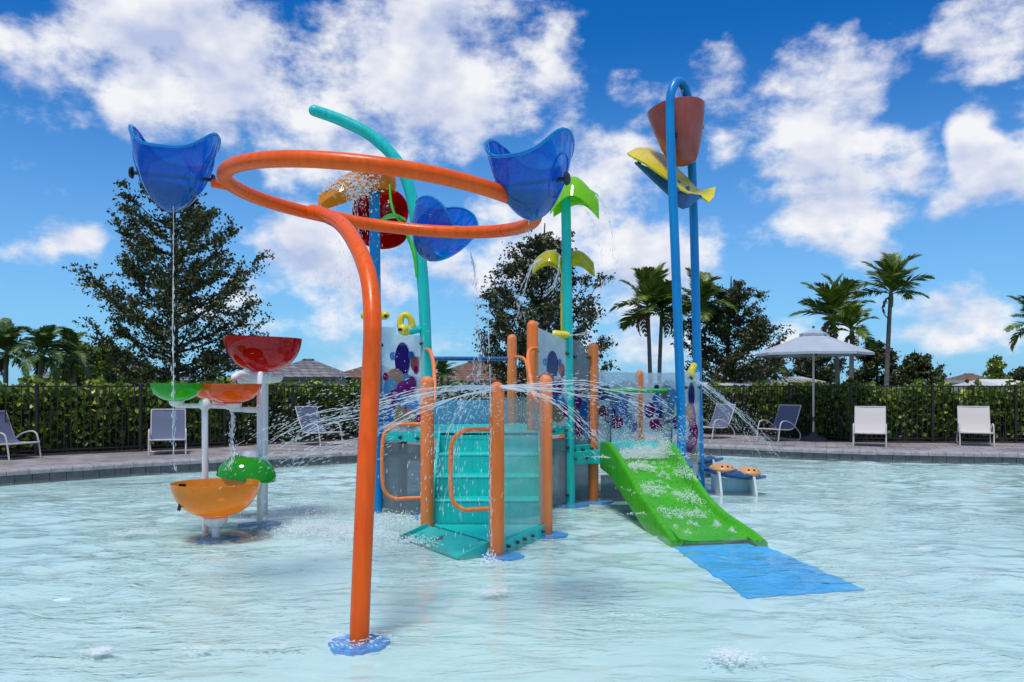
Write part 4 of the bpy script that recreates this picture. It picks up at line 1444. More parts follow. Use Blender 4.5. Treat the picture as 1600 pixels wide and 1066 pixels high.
# ------------------------------------------------------------------ blue pole with red and amber petals
D_ = 9.65
lb = (P(589, 0, D_)[0], D_, WB)
lp = thing('petal_pole', 'straight blue pole behind the hoop with red and amber petals', 'water feature', lb)
MB().tube([lb, P(588, 600, D_), P(586, 420, D_), P(585, 298, D_)], .063, 18, 4, cap='flat').build('pole', 'blue', lp)
MB().tube([P(585, 302, D_), P(585, 295, D_)], .072, 16, cap='flat').build('collar', 'steel', lp)
# amber hood
MB().lathe([(.150, -.10), (.163, -.04), (.160, .03), (.135, .10), (.085, .155), (.03, .175), (.001, .178), (.001, .16), (.08, .14), (.125, .09), (.145, .03), (.14, -.10)], P(598, 286, D_ - .02), 28).build('amber_hood', 'ab_amber', lp)
pet = []
for i in range(12):
    f = i / 11
    w = .24 * math.sin(math.pi * (.12 + .80 * f)) ** .7
    c0 = Vector(P(580 - 80 * f, 276 + 8 * f + 20 * f * f, D_ - .05 - .25 * f))
    pet.append([tuple(c0 + Vector((.0, w * h, .30 * (1 - h * h) * (1 - .45 * f) - .16))) for h in np.linspace(-1, 1, 9)])
MB().sheet(pet, .014).build('amber_petal', 'ab_amber', lp)


def disc_petal(name, parent, mat, c, rx, rz_, depth, D0, sag):
    g = []
    for i in range(9):
        f = max(.02, i / 8)
        row = []
        for j in range(25):
            a = 2 * math.pi * j / 24
            row.append(P(c[0] + rx * f * math.cos(a), c[1] + rz_ * f * math.sin(a), D0 + depth * (1 - f * f) + sag * math.cos(a) * f))
        g.append(row)
    return MB().sheet(g, .014).build(name, mat, parent)


disc_petal('red_petal', lp, 'ab_red', (604, 331), 34, 36, .22, D_ + .16, .10)
disc_petal('red_petal', lp, 'ab_red', (598, 366), 38, 23, .22, D_ + .26, .06)
disc_petal('red_petal', lp, 'ab_red', (568, 340), 18, 42, .15, D_ + .20, .06)
sn = MB()
sn.ball(P(585, 493, D_ - .1), .055, sc3=(1.9, 1, 1.0))
sn.tube([P(577, 493, D_ - .1), P(570, 493, D_ - .2)], .05, 12)
sn.tube([P(590, 493, D_ - .1), P(602, 493, D_ - .14)], .05, 12)
so_ = sn.build('snail_spout', 'yellow', lp)
MB().tube([P(602, 494, D_ - .2), P(603, 494, D_ - .23)], .02, 8).build('nozzle', 'black', so_)

# ================================================================== PLAY STRUCTURE
P1, P2, P3 = (-.83, 8.15), (-.131, 7.15), (.33, 8.15)
TL, BL = (-.955, 9.27), (-1.56, 9.72)
O4 = (.236, 9.6); O5 = (0.0, 11.4); O6 = (1.026, 10.5); O7 = (1.92, 12.5)
TR = (.70, 10.2)
ps = thing('play_structure', 'water climbing frame with orange posts, teal steps, clear panels and green slide', 'play structure', (0, 9.4, WB))


def post(x, y, top, r=.066, mat='coral', lean=(0, 0)):
    m = MB().tube([(x, y, WB), (x + lean[0], y + lean[1], top - .06)], r, 20)
    return m.build('post', mat, ps)


post(*P1, 1.52); post(*P2, 1.46); post(*P3, 1.535)
post(*O4, 2.18, .066); post(*O5, 2.13); post(*O6, 1.97, .066); post(*O7, 1.66)
post(-1.45, 11.0, 1.25); post(.75, 12.3, 1.2)
for (x, y), r in ((P1, .15), (P2, .17), (P3, .16), (O6, .2), (TL, .2)):
    floor_pad(x + .05, y - .02, r, hash((round(x, 2), 7)) % 99)

# platforms
def slab(poly, z, th, name, mat='teal'):
    return MB().plate([(x, y, z - th / 2) for x, y in poly], th, (0, 0, 1)).build(name, mat, ps, False)


ZA, ZB = .92, .63
pl1 = slab([(-.80, 9.05), (.28, 9.05), (.30, 9.6), (.62, 10.3), (.1, 11.3), (-1.4, 10.95), (-1.5, 9.75), (-.95, 9.2)], ZA, .07, 'platform')
pl2 = slab([(.66, 10.28), (1.05, 10.42), (1.98, 10.38), (2.2, 10.75), (2.5, 11.45), (1.9, 12.42), (.75, 12.2), (.4, 11.0)], ZB, .07, 'platform')
# steps
for k in range(4):
    z = .305 + .205 * k
    y0 = 8.21 + .28 * k
    zb = .068 if k == 0 else z - .205
    st = MB().box((-.25, y0 + .15, z - .015), (1.06, .30, .03), 0, .006)
    st.box((-.25, y0 + .012, (z - .03 + zb) / 2), (1.06, .018, z - .03 - zb))
    st.build('step', 'teal', ps, True, 30)
for x in (-.79, .29):
    MB().plate([(x, 8.2, .03), (x, 8.2, .31), (x, 9.06, .93), (x, 9.06, .03)], .022, (1, 0, 0)).build('stringer', 'teal', ps, False)
# entry plate: triangle with a folded rim, and its ramp
tri = [(-.80, 8.19), (-.12, 7.19), (.32, 8.19)]
MB().plate([(x, y, .056) for x, y in tri], .02, (0, 0, 1)).build('entry_plate', 'teal', ps, False)
def rim_strip(a, b, z0, z1, th=.014, nm='plate_rim', mat='teal'):
    d = Vector((b[0] - a[0], b[1] - a[1], 0))
    nrm = Vector((d.y, -d.x, 0))
    return MB().plate([(a[0], a[1], z0), (b[0], b[1], z0), (b[0], b[1], z1), (a[0], a[1], z1)], th, nrm).build(nm, mat, ps, False)


rs_ = rim_strip((-.10, 7.16), (.35, 8.16), -.05, .085)
dv = Vector((-.70, 1.0, 0)).normalized(); nv = Vector((-dv.y, dv.x, 0))          # along the open edge, outwards (to the left front)
if nv.x > 0: nv = -nv
def rp(s, o, z):
    q = Vector((-.131, 7.15, 0)) + dv * s + nv * o
    return (q.x, q.y, z)


def worn_teal():
    m, t = newmat('worn_teal_plate')
    tc = N(t, 'ShaderNodeTexCoord')
    n = N(t, 'ShaderNodeTexNoise', inp={'Vector': tc.outputs['Object'], 'Scale': 4.2, 'Detail': 7.0, 'Roughness': .7})
    r = N(t, 'ShaderNodeMapRange', inp={0: n.outputs[0], 1: .585, 2: .60, 3: 0.0, 4: 1.0})
    mx = N(t, 'ShaderNodeMix', data_type='RGBA', inp={0: r.outputs[0], 6: (.02, .45, .40, 1), 7: (.10, .085, .075, 1)})
    s = N(t, 'ShaderNodeBsdfPrincipled', inp={'Base Color': mx.outputs[2], 'Roughness': .4})
    out(t, s.outputs[0])
    return m


MAT['worn'] = worn_teal()
MB().plate([rp(.06, .0, .058), rp(1.16, .0, .058), rp(1.12, .30, -.02), rp(.06, .36, -.02)], .014, (0, 0, 1)).build('ramp', 'worn', ps, False)
for s in (.055, 1.165):
    MB().plate([rp(s, 0, -.06), rp(s, 0, .105), rp(s, .34, .0), rp(s, .34, -.06)], .012, dv).build('ramp_side', 'worn', ps, False)


def bolt(p, nrm, parent, r=.022):
    nrm = Vector(nrm).normalized()
    MB().tube([Vector(p), Vector(p) + nrm * .016], r, 10, cap='round').build('bolt', 'steel', parent)


for f in (.12, .30, .45, .62, .85):
    a = Vector((-.10 + .45 * f, 7.16 + 1.0 * f, .03))
    bolt(a + Vector((.008, -.004, 0)), (1, -.45, 0), rs_, .016)

# D-shaped grab handles
for (x, y), (px0, px1, ya, yb) in ((P1, (600, 664, 663, 778)), (P2, (706, 772, 671, 795))):
    D = y
    xx = lambda p: P(p, 0, D)[0]
    zz = lambda q: P(0, q, D)[2]
    a, b = xx(px1), xx(px0)
    MB().tube([(a, D, zz(ya)), (a - .16, D - .03, zz(ya)), (b + .12, D - .07, zz(ya + 1)), (b + .03, D - .09, zz(ya + 12)), (b, D - .1, zz(ya + 32)), (b, D - .1, zz(yb - 32)), (b + .03, D - .09, zz(yb - 10)), (b + .12, D - .07, zz(yb)), (a - .16, D - .03, zz(yb)), (a, D, zz(yb))],
              .019, 10, 5).build('grab_handle', 'coral', ps)


# panels: sheet on its line, printed bubbles proud of it on both faces
def panel(a, b, z0, z1, mat, bubbles=(), z1b=None, name='panel', inset=.03, bolts=True, th=.012, top=None, sill=None):
    A, B = Vector((*a, 0)), Vector((*b, 0))
    d = (B - A); L = d.length; d.normalize()
    nrm = Vector((d.y, -d.x, 0))
    if nrm.y > 0: nrm = -nrm
    z1b = z1 if z1b is None else z1b
    at = lambda u, z: A + d * u + Vector((0, 0, z))
    pts = [at(inset, z0), at(L - inset, z0)]
    if top: pts += [at(inset + (L - 2 * inset) * f, z) for f, z in top]
    else: pts += [at(L - inset, z1b), at(inset, z1)]
    o = MB().plate(pts, th, nrm).build(name, mat, ps, False)
    for k, (u, v, ru, rv, c) in enumerate(bubbles):
        ring = []
        u_, v_ = inset + u * (L - 2 * inset), z0 + v * (min(z1, z1b) - z0)
        ru_ = ru * (L - 2 * inset); rv_ = rv * (min(z1, z1b) - z0)
        q = MB()
        for s in (1, -1):
            ring = [at(u_ + ru_ * math.cos(t_), v_ + rv_ * math.sin(t_)) + nrm * s * (th / 2 + .0022 + .0006 * k) for t_ in [2 * math.pi * i / 20 for i in range(20)]]
            q.plate(ring, .0015, nrm)
        q.build('printed_bubble', PRINT[c], o, False)
    if bolts:
        for u in (inset + .03, L - inset - .03):
            for v in (.12, .85):
                bolt(at(u, z0 + v * (min(z1, z1b) - z0)) + nrm * (th / 2), nrm, o)
    if sill:
        q = MB().box(tuple(at(L / 2, z0 - .055)), (L - .02, .035, .10), math.atan2(d.y, d.x), .006).build('sill', 'teal', o, True, 30)
        for u in (.14, .5, .86):
            bolt(at(L * u, z0 - .055) + nrm * .018, nrm, q)
    return o


BUB1 = [(.52, .70, .17, .17, 'navy'), (.50, .52, .15, .12, 'navy'), (.36, .47, .24, .15, 'tan'), (.80, .66, .09, .07, 'pink'), (.83, .60, .05, .04, 'magenta'), (.14, .54, .06, .04, 'magenta'),
        (.26, .42, .17, .10, 'sky'), (.30, .74, .06, .04, 'sky'), (.72, .74, .06, .04, 'blue'), (.60, .52, .07, .05, 'sky'), (.60, .42, .20, .08, 'purple'), (.72, .47, .12, .07, 'purple'),
        (.40, .33, .20, .09, 'purple'), (.55, .28, .16, .10, 'blue'), (.78, .26, .13, .08, 'sky'), (.22, .18, .16, .09, 'blue'), (.48, .16, .15, .10, 'olive'), (.70, .13, .16, .09, 'olive'), (.68, .20, .08, .04, 'pink'), (.90, .18, .09, .08, 'magenta'), (.10, .28, .07, .05, 'olive')]
panel(BL, TL, .90, 2.08, 'clear', BUB1, name='bubble_panel', top=[(1, 1.99), (.36, 2.02), (.34, 2.10), (0, 2.12)], sill=True)
panel(BL, TL, WB + .05, .77, 'smoke', name='lower_panel')
panel(O4, TR, .95, 2.12, 'clear', BUB1, 1.98, name='bubble_panel', sill=True)
panel(O4, TR, WB + .05, .80, 'smoke', name='lower_panel')
panel((P2[0], P2[1]), P3, .10, 1.33, 'clear2', name='stair_panel', inset=.07, bolts=False)
panel(P3, O4, .95, 1.36, 'clear2', name='stair_panel', inset=.08, bolts=False)
BUB2 = [(.35, .18, .25, .10, 'magenta'), (.6, .35, .22, .12, 'blue'), (.3, .45, .2, .1, 'purple'), (.7, .15, .18, .08, 'sky'), (.5, .55, .15, .06, 'pink')]
panel(TR, O6, .70, 1.98, 'smoke', BUB2, name='bubble_panel', inset=.06, top=[(1, 1.62), (.85, 1.80), (.6, 1.92), (.3, 1.99), (0, 2.0)], sill=True)
BUB3 = [(.55, .52, .17, .17, 'sky'), (.72, .66, .05, .06, 'magenta'), (.28, .40, .14, .12, 'purple'), (.45, .28, .16, .10, 'magenta'), (.16, .70, .14, .10, 'navy'), (.14, .45, .08, .08, 'magenta'), (.70, .32, .12, .09, 'sky'), (.85, .18, .10, .09, 'blue'), (.34, .60, .10, .08, 'tan')]
panel(O6, O7, ZB + .04, 1.62, 'clear', BUB3, name='bubble_panel', bolts=False, inset=.07)
BUB4 = [(.15, .42, .12, .12, 'purple'), (.35, .58, .14, .12, 'blue'), (.30, .76, .05, .06, 'navy'), (.45, .70, .08, .08, 'tan'), (.55, .42, .12, .10, 'green'), (.62, .62, .10, .14, 'sky'), (.30, .20, .16, .09, 'magenta'), (.5, .15, .12, .08, 'pink'), (.72, .25, .12, .10, 'purple'), (.40, .38, .12, .08, 'navy')]
panel(O7, (2.55, 11.55), ZB + .04, 1.62, 'clear', BUB4, name='bubble_panel', bolts=False, inset=.07)
BUB5 = [(.45, .78, .20, .12, 'navy'), (.50, .55, .22, .14, 'purple'), (.30, .62, .20, .08, 'tan'), (.65, .40, .22, .12, 'magenta'), (.35, .30, .24, .10, 'purple'), (.60, .20, .2, .08, 'olive'), (.3, .12, .2, .06, 'sky')]
panel((bp1[0], bp1[1]), (bp2[0], bp2[1]), .20, 1.62, 'clear', BUB5, name='bubble_panel', inset=.07)
panel((-1.45, 11.0), O5, ZA, 1.24, 'haze_blue', name='back_panel', bolts=False)
panel((-1.50, 9.85), (-1.45, 11.0), .1, 1.2, 'smoke', name='side_panel', bolts=False)
panel(TR, (.75, 12.3), .05, .58, 'smoke', name='lower_panel', bolts=False)  # grey sheets added to fill the dark space under the right platform
panel((.72, 10.35), O6, .0, .46, 'smoke', name='lower_panel', bolts=False)
panel(O6, (bp1[0], bp1[1]), .0, .30, 'smoke', name='lower_panel', bolts=False, inset=.1)
# beams under the right platform
for a, b in (((.70, 10.22), (1.00, 10.45)), ((.98, 10.42), (2.1, 10.62))):
    d = Vector((b[0] - a[0], b[1] - a[1], 0))
    q = MB().box(((a[0] + b[0]) / 2, (a[1] + b[1]) / 2 - .05, ZB - .09), (d.length, .04, .16), math.atan2(d.y, d.x), .006).build('beam', 'teal', ps, True, 30)
    for f in (.25, .75):
        bolt((a[0] + d.x * f, a[1] + d.y * f - .072, ZB - .09), (0, -1, 0), q)

# hand rails
MB().tube([P(666, 546, 9.3), P(672, 549, 9.1), P(677, 566, 8.9), P(679, 600, 8.6), P(678, 628, 8.3), P(672, 640, 8.2)], .020, 10, 5).build('hand_rail', 'coral', ps)
MB().tube([P(839, 544, 9.55), P(829, 546, 9.4), P(825, 556, 9.3), P(827, 580, 9.0), P(833, 612, 8.6), P(838, 626, 8.4), P(848, 632, 8.2)], .020, 10, 5).build('hand_rail', 'coral', ps)
MB().tube([P(806, 558, 11.35), P(818, 560, 11.1), P(824, 575, 10.9), P(826, 610, 10.6), P(826, 660, 10.4)], .020, 10, 5).build('hand_rail', 'coral', ps)
MB().tube([(-1.45, 11.0, P(0, 561, 11.2)[2]), (-.02, 11.4, P(0, 561, 11.4)[2])], .030, 12).build('top_rail', 'dblue', ps)
MB().tube([(-1.45, 11.0, 1.2), (-1.45, 11.0, 1.82)], .035, 12).build('rail_post', 'dblue', ps)
MB().tube([P(898, 560, 10.6), P(905, 572, 10.7), P(916, 578, 10.75), P(924, 577, 10.6)], .026, 10, 5).build('elbow_pipe', 'coral', ps)
MB().tube([P(899, 601, 10.9), P(909, 598, 10.9), P(913, 588, 10.9), P(907, 578, 10.9)], .06, 12, 5).build('elbow_pipe', 'coral', ps)
MB().tube([P(902, 592, 10.75), P(896, 597, 10.4)], .03, 8).build('spout', 'yellow', ps)

# slide hood: two rounded side plates and a green bar
for x, y0, y1 in ((1.19, 10.02, 10.46), (1.93, 10.05, 10.62)):
    pts = [(x, y1, ZB), (x, y1, 1.42), (x, y1 - .12, 1.44), (x, y0 + .14, 1.42), (x, y0 + .05, 1.36), (x, y0, 1.24), (x, y0, .86), (x, y0 + .08, .66)]
    pl = MB().plate(pts, .014, (1, 0, 0)).build('hood_plate', 'smoke', ps, False)
    MB().tube([(q[0], q[1], q[2]) for q in pts[2:]], .010, 6, 3).build('plate_edge', 'dblue', pl)
    bolt((x - .008, y0 + .12, 1.0), (-1, -.2, 0), pl); bolt((x - .008, y0 + .26, 1.0), (-1, -.2, 0), pl)
MB().tube([(1.17, 10.28, 1.37), (1.95, 10.3, 1.37)], .026, 12).build('hood_bar', 'rail_green', ps)

# slide
SY = [10.12, 9.9, 9.7, 9.4, 9.0, 8.6, 8.2, 7.9, 7.7, 7.56]
SZ = [.585, .575, .555, .465, .315, .18, .085, .040, .016, -.004]
SL = [1.115, 1.128, 1.16, 1.215, 1.29, 1.36, 1.42, 1.455, 1.475, 1.49]
SR = [1.815, 1.825, 1.85, 1.885, 1.945, 2.005, 2.085, 2.19, 2.25, 2.28]
SH = [.16, .19, .20, .185, .16, .125, .10, .07, .045, .025]
def slide_mesh():
    sub = 5
    arr = lambda a: [float(q.x) for q in spline([Vector((v, 0, 0)) for v in a], [0] * len(a), sub)[0]]
    y_, z_, l_, r_, h_ = arr(SY), arr(SZ), arr(SL), arr(SR), arr(SH)
    bed, wl, wr = MB(), MB(), MB()
    g = []
    for i in range(len(y_)):
        g.append([(l_[i] + .03 + (r_[i] - l_[i] - .06) * f, y_[i] + (.0 if i < len(y_) - 9 else .02 * f * (i - len(y_) + 9)), z_[i] + .03 * (abs(2 * f - 1) ** 4)) for f in np.linspace(0, 1, 11)])
    bed.sheet(g, .03)
    for mb, e_, s in ((wl, l_, 1), (wr, r_, -1)):
        ring = []
        for i in range(len(y_)):
            x, y, z, h = e_[i], y_[i], z_[i], h_[i]
            sk = max(-.06, z - .15)
            ring.append([(x - s * .045, y, sk), (x - s * .045, y, z + h - .02), (x - s * .035, y, z + h - .004), (x - s * .012, y, z + h + .008), (x + s * .014, y, z + h), (x + s * .028, y, z + h - .02), (x + s * .045, y, z + .04), (x + s * .075, y, z + .018), (x + s * .045, y, z - .03), (x + s * .0, y, sk)])
        n = len(ring[0])
        vs = [p for r in ring for p in r]
        fs = [(i * n + k, i * n + (k + 1) % n, (i + 1) * n + (k + 1) % n, (i + 1) * n + k) for i in range(len(ring) - 1) for k in range(n)]
        fs += [tuple(range(n)), tuple((len(ring) - 1) * n + k for k in range(n - 1, -1, -1))]
        mb.add(vs, fs)
    return bed, wl, wr


bed, wl, wr = slide_mesh()
sb_ = bed.build('slide', 'green', ps)
sb_['label'] = 'bright green plastic slide running down to the blue mat'
wl.build('side_wall', 'green', sb_, True, 60); wr.build('side_wall', 'green', sb_, True, 60)

# yellow spout on the right blue post pair
sn = MB().tube([P(1078, 588, 11.2), P(1080, 580, 11.2), P(1084, 572, 11.25), P(1086, 571, 11.3)], [.06, .05, .045, .03], 12, 4)
sn.ball(P(1077, 586, 11.15), .065)
so_ = sn.build('snail_spout', 'yellow', tower)
MB().tube([P(1080, 590, 11.08), P(1081, 591, 11.06)], .018, 8).build('nozzle', 'black', so_)

# ------------------------------------------------------------------ landing mat at the slide's foot
mm = MB()
cor = [(1.46, 7.62), (2.30, 7.74), (2.53, 5.98), (1.62, 5.74)]
top = []
rr_ = random.Random(9)
for i in range(4):
    a, b = Vector((*cor[i], 0)), Vector((*cor[(i + 1) % 4], 0))
    n = 22
    for k in range(n):
        q = a + (b - a) * k / n
        w = .018 if i in (1, 3) else .008
        top.append((q.x + rr_.uniform(-w, w), q.y + rr_.uniform(-w, w), -.034))
mm.plate(top, .008, (0, 0, 1))
tag(mm.build('landing_mat', 'mat_blue', None, False), 'bright blue rubber mat under water at the foot of the slide', 'mat')

# ------------------------------------------------------------------ bowls on white posts
w1 = (P(406, 0, 8.7)[0], 8.7, WB)
bw = thing('bowl_fountain', 'white posts carrying red, green and orange tipping bowls', 'water feature', w1)
def wtube(pts, r=.031, nm='post', k=0): return MB().tube(pts, r, 14, k).build(nm, 'white', bw)
wtube([w1, P(406, 600, 8.7), P(407, 585, 8.75)])
wtube([(P(414, 0, 9.5)[0], 9.5, WB), P(415, 600, 9.5), P(416, 590, 9.4)])
wtube([(P(321, 0, 8.3)[0], 8.3, WB), P(320, 640, 8.3)])
wtube([P(276, 634, 8.25), P(320, 634, 8.3), P(366, 636, 8.4)], .024, 'arm')
wtube([P(362, 640, 8.4), P(406, 640, 8.7)], .026, 'arm')
MB().ball(P(320, 632, 8.3), .064).build('hub', 'white', bw)


def cup(c, r, h, up=True, nm='cup'):
    s = 1 if up else -1
    return MB().lathe([(.001, -h * s), (r * .6, -h * .92 * s), (r * .9, -h * .5 * s), (r, 0), (r * .95, h * .12 * s), (.001, h * .12 * s)], c, 20).build(nm, 'white', bw)


def bowl(c, r, h, mat, tilt=(0, 0), lobes=None, n=48, th=.014, nm='bowl', z_off=0.0):
    rot = Matrix.Rotation(R(tilt[0]), 3, 'X') @ Matrix.Rotation(R(tilt[1]), 3, 'Y')
    pr = []
    for k in range(13):
        f = k / 12
        pr.append((r * (math.sin(math.pi / 2 * f) ** .80) * (.94 + .06 * f) + .002, h * (1 - math.cos(math.pi / 2 * f) ** 1.0)))
    inner = [(max(.002, a - th), b + th * (1 - k / 12) + .001) for k, (a, b) in enumerate(pr)][::-1]
    return MB().lathe(pr + inner, c, n, rot, lobes).build(nm, mat, bw)


notch = lambda a, f: .0
c = P(410, 582, 9.1)
bowl(c, 58 * 9.1 / F, 54 * 9.1 / F, 'ab_red', (0, 1.5), lambda a, f: .05 * math.cos(3 * a + .8) * min(1, 4 * min(f, 1 - f)))
cup((c[0] - .02, c[1], c[2] + .0), .125, .085)
cc = P(427, 597, 9.3)
cup((cc[0], cc[1], cc[2] + .06), .11, .07)
# spout trough
tr_ = MB().tube([P(412, 588, 9.0), P(392, 588, 8.9), P(378, 585, 8.8), P(371, 587, 8.75), P(366, 591, 8.72)], [.055, .05, .042, .04, .036], 14, 4)
tr_.build('spout', 'white', bw)
MB().tube([P(412, 594, 9.2), P(392, 594, 9.1), P(376, 594, 9.0)], .038, 12, 4).build('spout', 'white', bw)
c = P(276, 627, 8.25); bowl(c, 39 * 8.25 / F, 28 * 8.25 / F, 'ab_green'); cup((c[0], c[1], c[2]), .075, .055)
c = P(363, 630, 8.45); bowl(c, 44 * 8.45 / F, 30 * 8.45 / F, 'ab_orange'); cup((c[0] - .0, c[1], c[2] - .01), .095, .06)
c = P(334, 626, 9.0); bowl(c, 34 * 9.0 / F, 26 * 9.0 / F, 'ab_orange')
wtube([P(334, 628, 9.0), P(372, 640, 8.9), P(406, 642, 8.72)], .022, 'arm', 3)
c = P(337, 808, 7.9)
bowl(c, 64.5 * 7.9 / F, 54 * 7.9 / F, 'ab_amber', (0, 0), lambda a, f: .035 * math.cos(2 * a) * min(1, 4 * min(f, 1 - f)))
cup((c[0], c[1], c[2] - .01), .115, .085)
MB().tube([(c[0], c[1], c[2] - .06), (c[0], c[1], WB)], .035, 12).build('post', 'white', bw)
st_ = MB()
st_.plate([P(280, 756, 7.62), P(290, 756, 7.62), P(291, 768, 7.66), P(286, 785, 7.7), P(281, 799, 7.7), P(277, 797, 7.7), P(281, 780, 7.68), P(279, 768, 7.64)], .012, (0, 1, 0))
st_.build('strap', 'black', bw, False)
# bowl turned over, tipping its water
c = P(390, 711, 8.5)
bowl(c, 45 * 8.5 / F, 36 * 8.5 / F, 'ab_green', (180, 0 - 8), None)
MB().lathe([(.10, -.02), (.095, .03), (.07, .065), (.03, .08), (.001, .082)], (c[0] - .0, c[1], c[2] - .02), 18).build('cup', 'white', bw)
wtube([(c[0], c[1], c[2] + .02), P(406, 706, 8.68)], .028, 'arm')
floor_pad(P(337, 0, 7.9)[0], 7.92, .19, 21); floor_pad(w1[0], w1[1], .22, 22)


# ------------------------------------------------------------------ blue seesaw seats with tan fish humps
def seat(label, D, px0, px1, y0, y1, hump=True, stand=True):
    cx = P((px0 + px1) / 2, 0, D)[0]
    t = thing('rocking_seat', label, 'play seat', (cx, D, WB))
    a, b = Vector(P(px0, y0, D)), Vector(P(px1, y1, D))
    L = (b - a).length
    d = (b - a).normalized()
    g = []
    for i in range(21):
        f = i / 20
        w = .24 * math.sin(math.pi * min(1, max(0.03, f * .94 + .03))) ** .55
        row = []
        for j in range(12):
            q = 2 * math.pi * j / 12
            dz = .085 * math.sin(q) * (math.sin(math.pi * (f * .9 + .05)) ** .6)
            if math.sin(q) > 0: dz = dz * .45 + .012 * math.sin(f * 26)
            row.append(a + d * L * f + Vector((0, w * math.cos(q), dz)))
        g.append(row)
    vs = [tuple(p) for r in g for p in r]
    fs = [(i * 12 + k, i * 12 + (k + 1) % 12, (i + 1) * 12 + (k + 1) % 12, (i + 1) * 12 + k) for i in range(20) for k in range(12)]
    fs += [tuple(range(11, -1, -1)), tuple(240 + k for k in range(12))]
    MB().add(vs, fs).build('seat', 'dblue2', t)
    if hump:
        for f in (.30, .72):
            c = a + d * L * f + Vector((0, -.02, .03))
            h = MB().ball(tuple(c), .165, 18, 10, (1.05, 1.25, .46)).build('hump', 'tan', t)
            for s in (-.2, .22):
                MB().ball((c.x + .155 * s * 1.1, c.y - .165, c.z + .036), .02, 10, 6, (.8, .6, 1.3)).build('eye', 'black', h)
            MB().ball((c.x + .10, c.y - .135, c.z + .03), .014, 8, 6).build('spot', 'terra', h)
    if stand:
        for k, f in enumerate((.27, .82)):
            c = a + d * L * f
            zt = c.z - .0
            MB().plate([(c.x - .04, c.y - .30, WB), (c.x - .06, c.y - .24, zt - .0), (c.x - .06, c.y - .14, zt + .01), (c.x - .06, c.y + .16, zt), (c.x - .04, c.y + .26, WB)], .03, (1, .12, 0)).build('support', 'white', t, False)
        c0, c1 = a + d * L * .27, a + d * L * .82
        MB().plate([(c0.x - .03, c0.y + .04, WB), (c1.x - .05, c1.y + .04, WB), (c1.x - .06, c1.y + .04, c1.z - .07), (c0.x - .05, c0.y + .04, c0.z - .09)], .02, (0, 1, 0)).build('web_plate', 'paleblue', t, False)
    return t


MAT['dblue2'] = paint('glossy_navy_plastic', (.004, .075, .26), .12, var=.02, coat=.6)
MAT['paleblue'] = paint('pale_blue_plastic', (.42, .68, .78), .35, var=.03)
seat('navy blue rocking seat with two tan fish humps on white supports', 11.25, 1098, 1195, 732, 745)
seat('navy blue rocking seat half hidden behind the right blue post', 13.4, 1052, 1129, 716, 717, hump=False)

# ================================================================== FALLING AND FLYING WATER
OCT = [(1, 0, 0), (-1, 0, 0), (0, 1, 0), (0, -1, 0), (0, 0, 1), (0, 0, -1)]
OCF = [(0, 2, 4), (2, 1, 4), (1, 3, 4), (3, 0, 4), (2, 0, 5), (1, 2, 5), (3, 1, 5), (0, 3, 5)]


def drops(m, pts, rs, dirs=None, stretch=1.0):
    for i, p in enumerate(pts):
        r = rs[i]
        if dirs is not None:
            d = Vector(dirs[i]).normalized()
            u = d.orthogonal().normalized(); w = d.cross(u)
            vs = [Vector(p) + u * r * q[0] + w * r * q[1] + d * r * stretch * q[2] for q in OCT]
        else:
            vs = [(p[0] + r * q[0], p[1] + r * q[1], p[2] + r * q[2]) for q in OCT]
        m.add(vs, OCF)


def jet(label, path, r0, seed, strands=4, spread=.02, grow=2.0, n_drop=60, name='water_jet', breakup=.24, drop=(.0022, .0058), k=10, stretch=4.5):
    """a stream that starts whole and frays into strands and drops"""
    rg = random.Random(seed)
    pts, _ = spline([Vector(p) for p in path], [0] * len(path), k)
    n = len(pts)
    m = MB()
    for s in range(strands):
        ph = [rg.uniform(0, 6.28) for _ in range(4)]
        off = Vector((rg.gauss(0, 1), rg.gauss(0, 1), rg.gauss(0, 1)))
        run = []
        for i in range(n):
            f = i / (n - 1)
            w = spread * (.15 + grow * f)
            j = Vector((math.sin(9 * f + ph[0]), math.sin(11 * f + ph[1]), math.sin(13 * f + ph[2]))) * .35
            p = pts[i] + (off + j) * w
            if rg.random() < breakup * f and len(run) > 1:
                if len(run) > 2:
                    m.tube([q[0] for q in run], [q[1] for q in run], 5, cap='round')
                run = []
                continue
            run.append((p, max(.0010, r0 * .62 * (1 - .5 * f) * rg.uniform(.4, 1.25))))
        if len(run) > 2:
            m.tube([q[0] for q in run], [q[1] for q in run], 5, cap='round')
    ps_, rs, ds = [], [], []
    for i in range(int(n_drop * 1.8)):
        f = rg.random() ** .75
        x = f * (n - 1); a = int(min(n - 2, x))
        p = pts[a] + (pts[a + 1] - pts[a]) * (x - a)
        w = spread * (.4 + 2.2 * grow * f)
        ps_.append(p + Vector((rg.gauss(0, w), rg.gauss(0, w), rg.gauss(0, w))))
        rs.append(rg.uniform(*drop)); ds.append(pts[a + 1] - pts[a])
    drops(m, ps_, rs, ds, stretch)
    o = m.build(name, 'jet', None)
    return tag(o, label, 'water jet', 'water streams', 'stuff')


Z0 = .004
hub = P(775, 603, 7.12)
def fan(px_list):
    return [P(*q) for q in px_list]


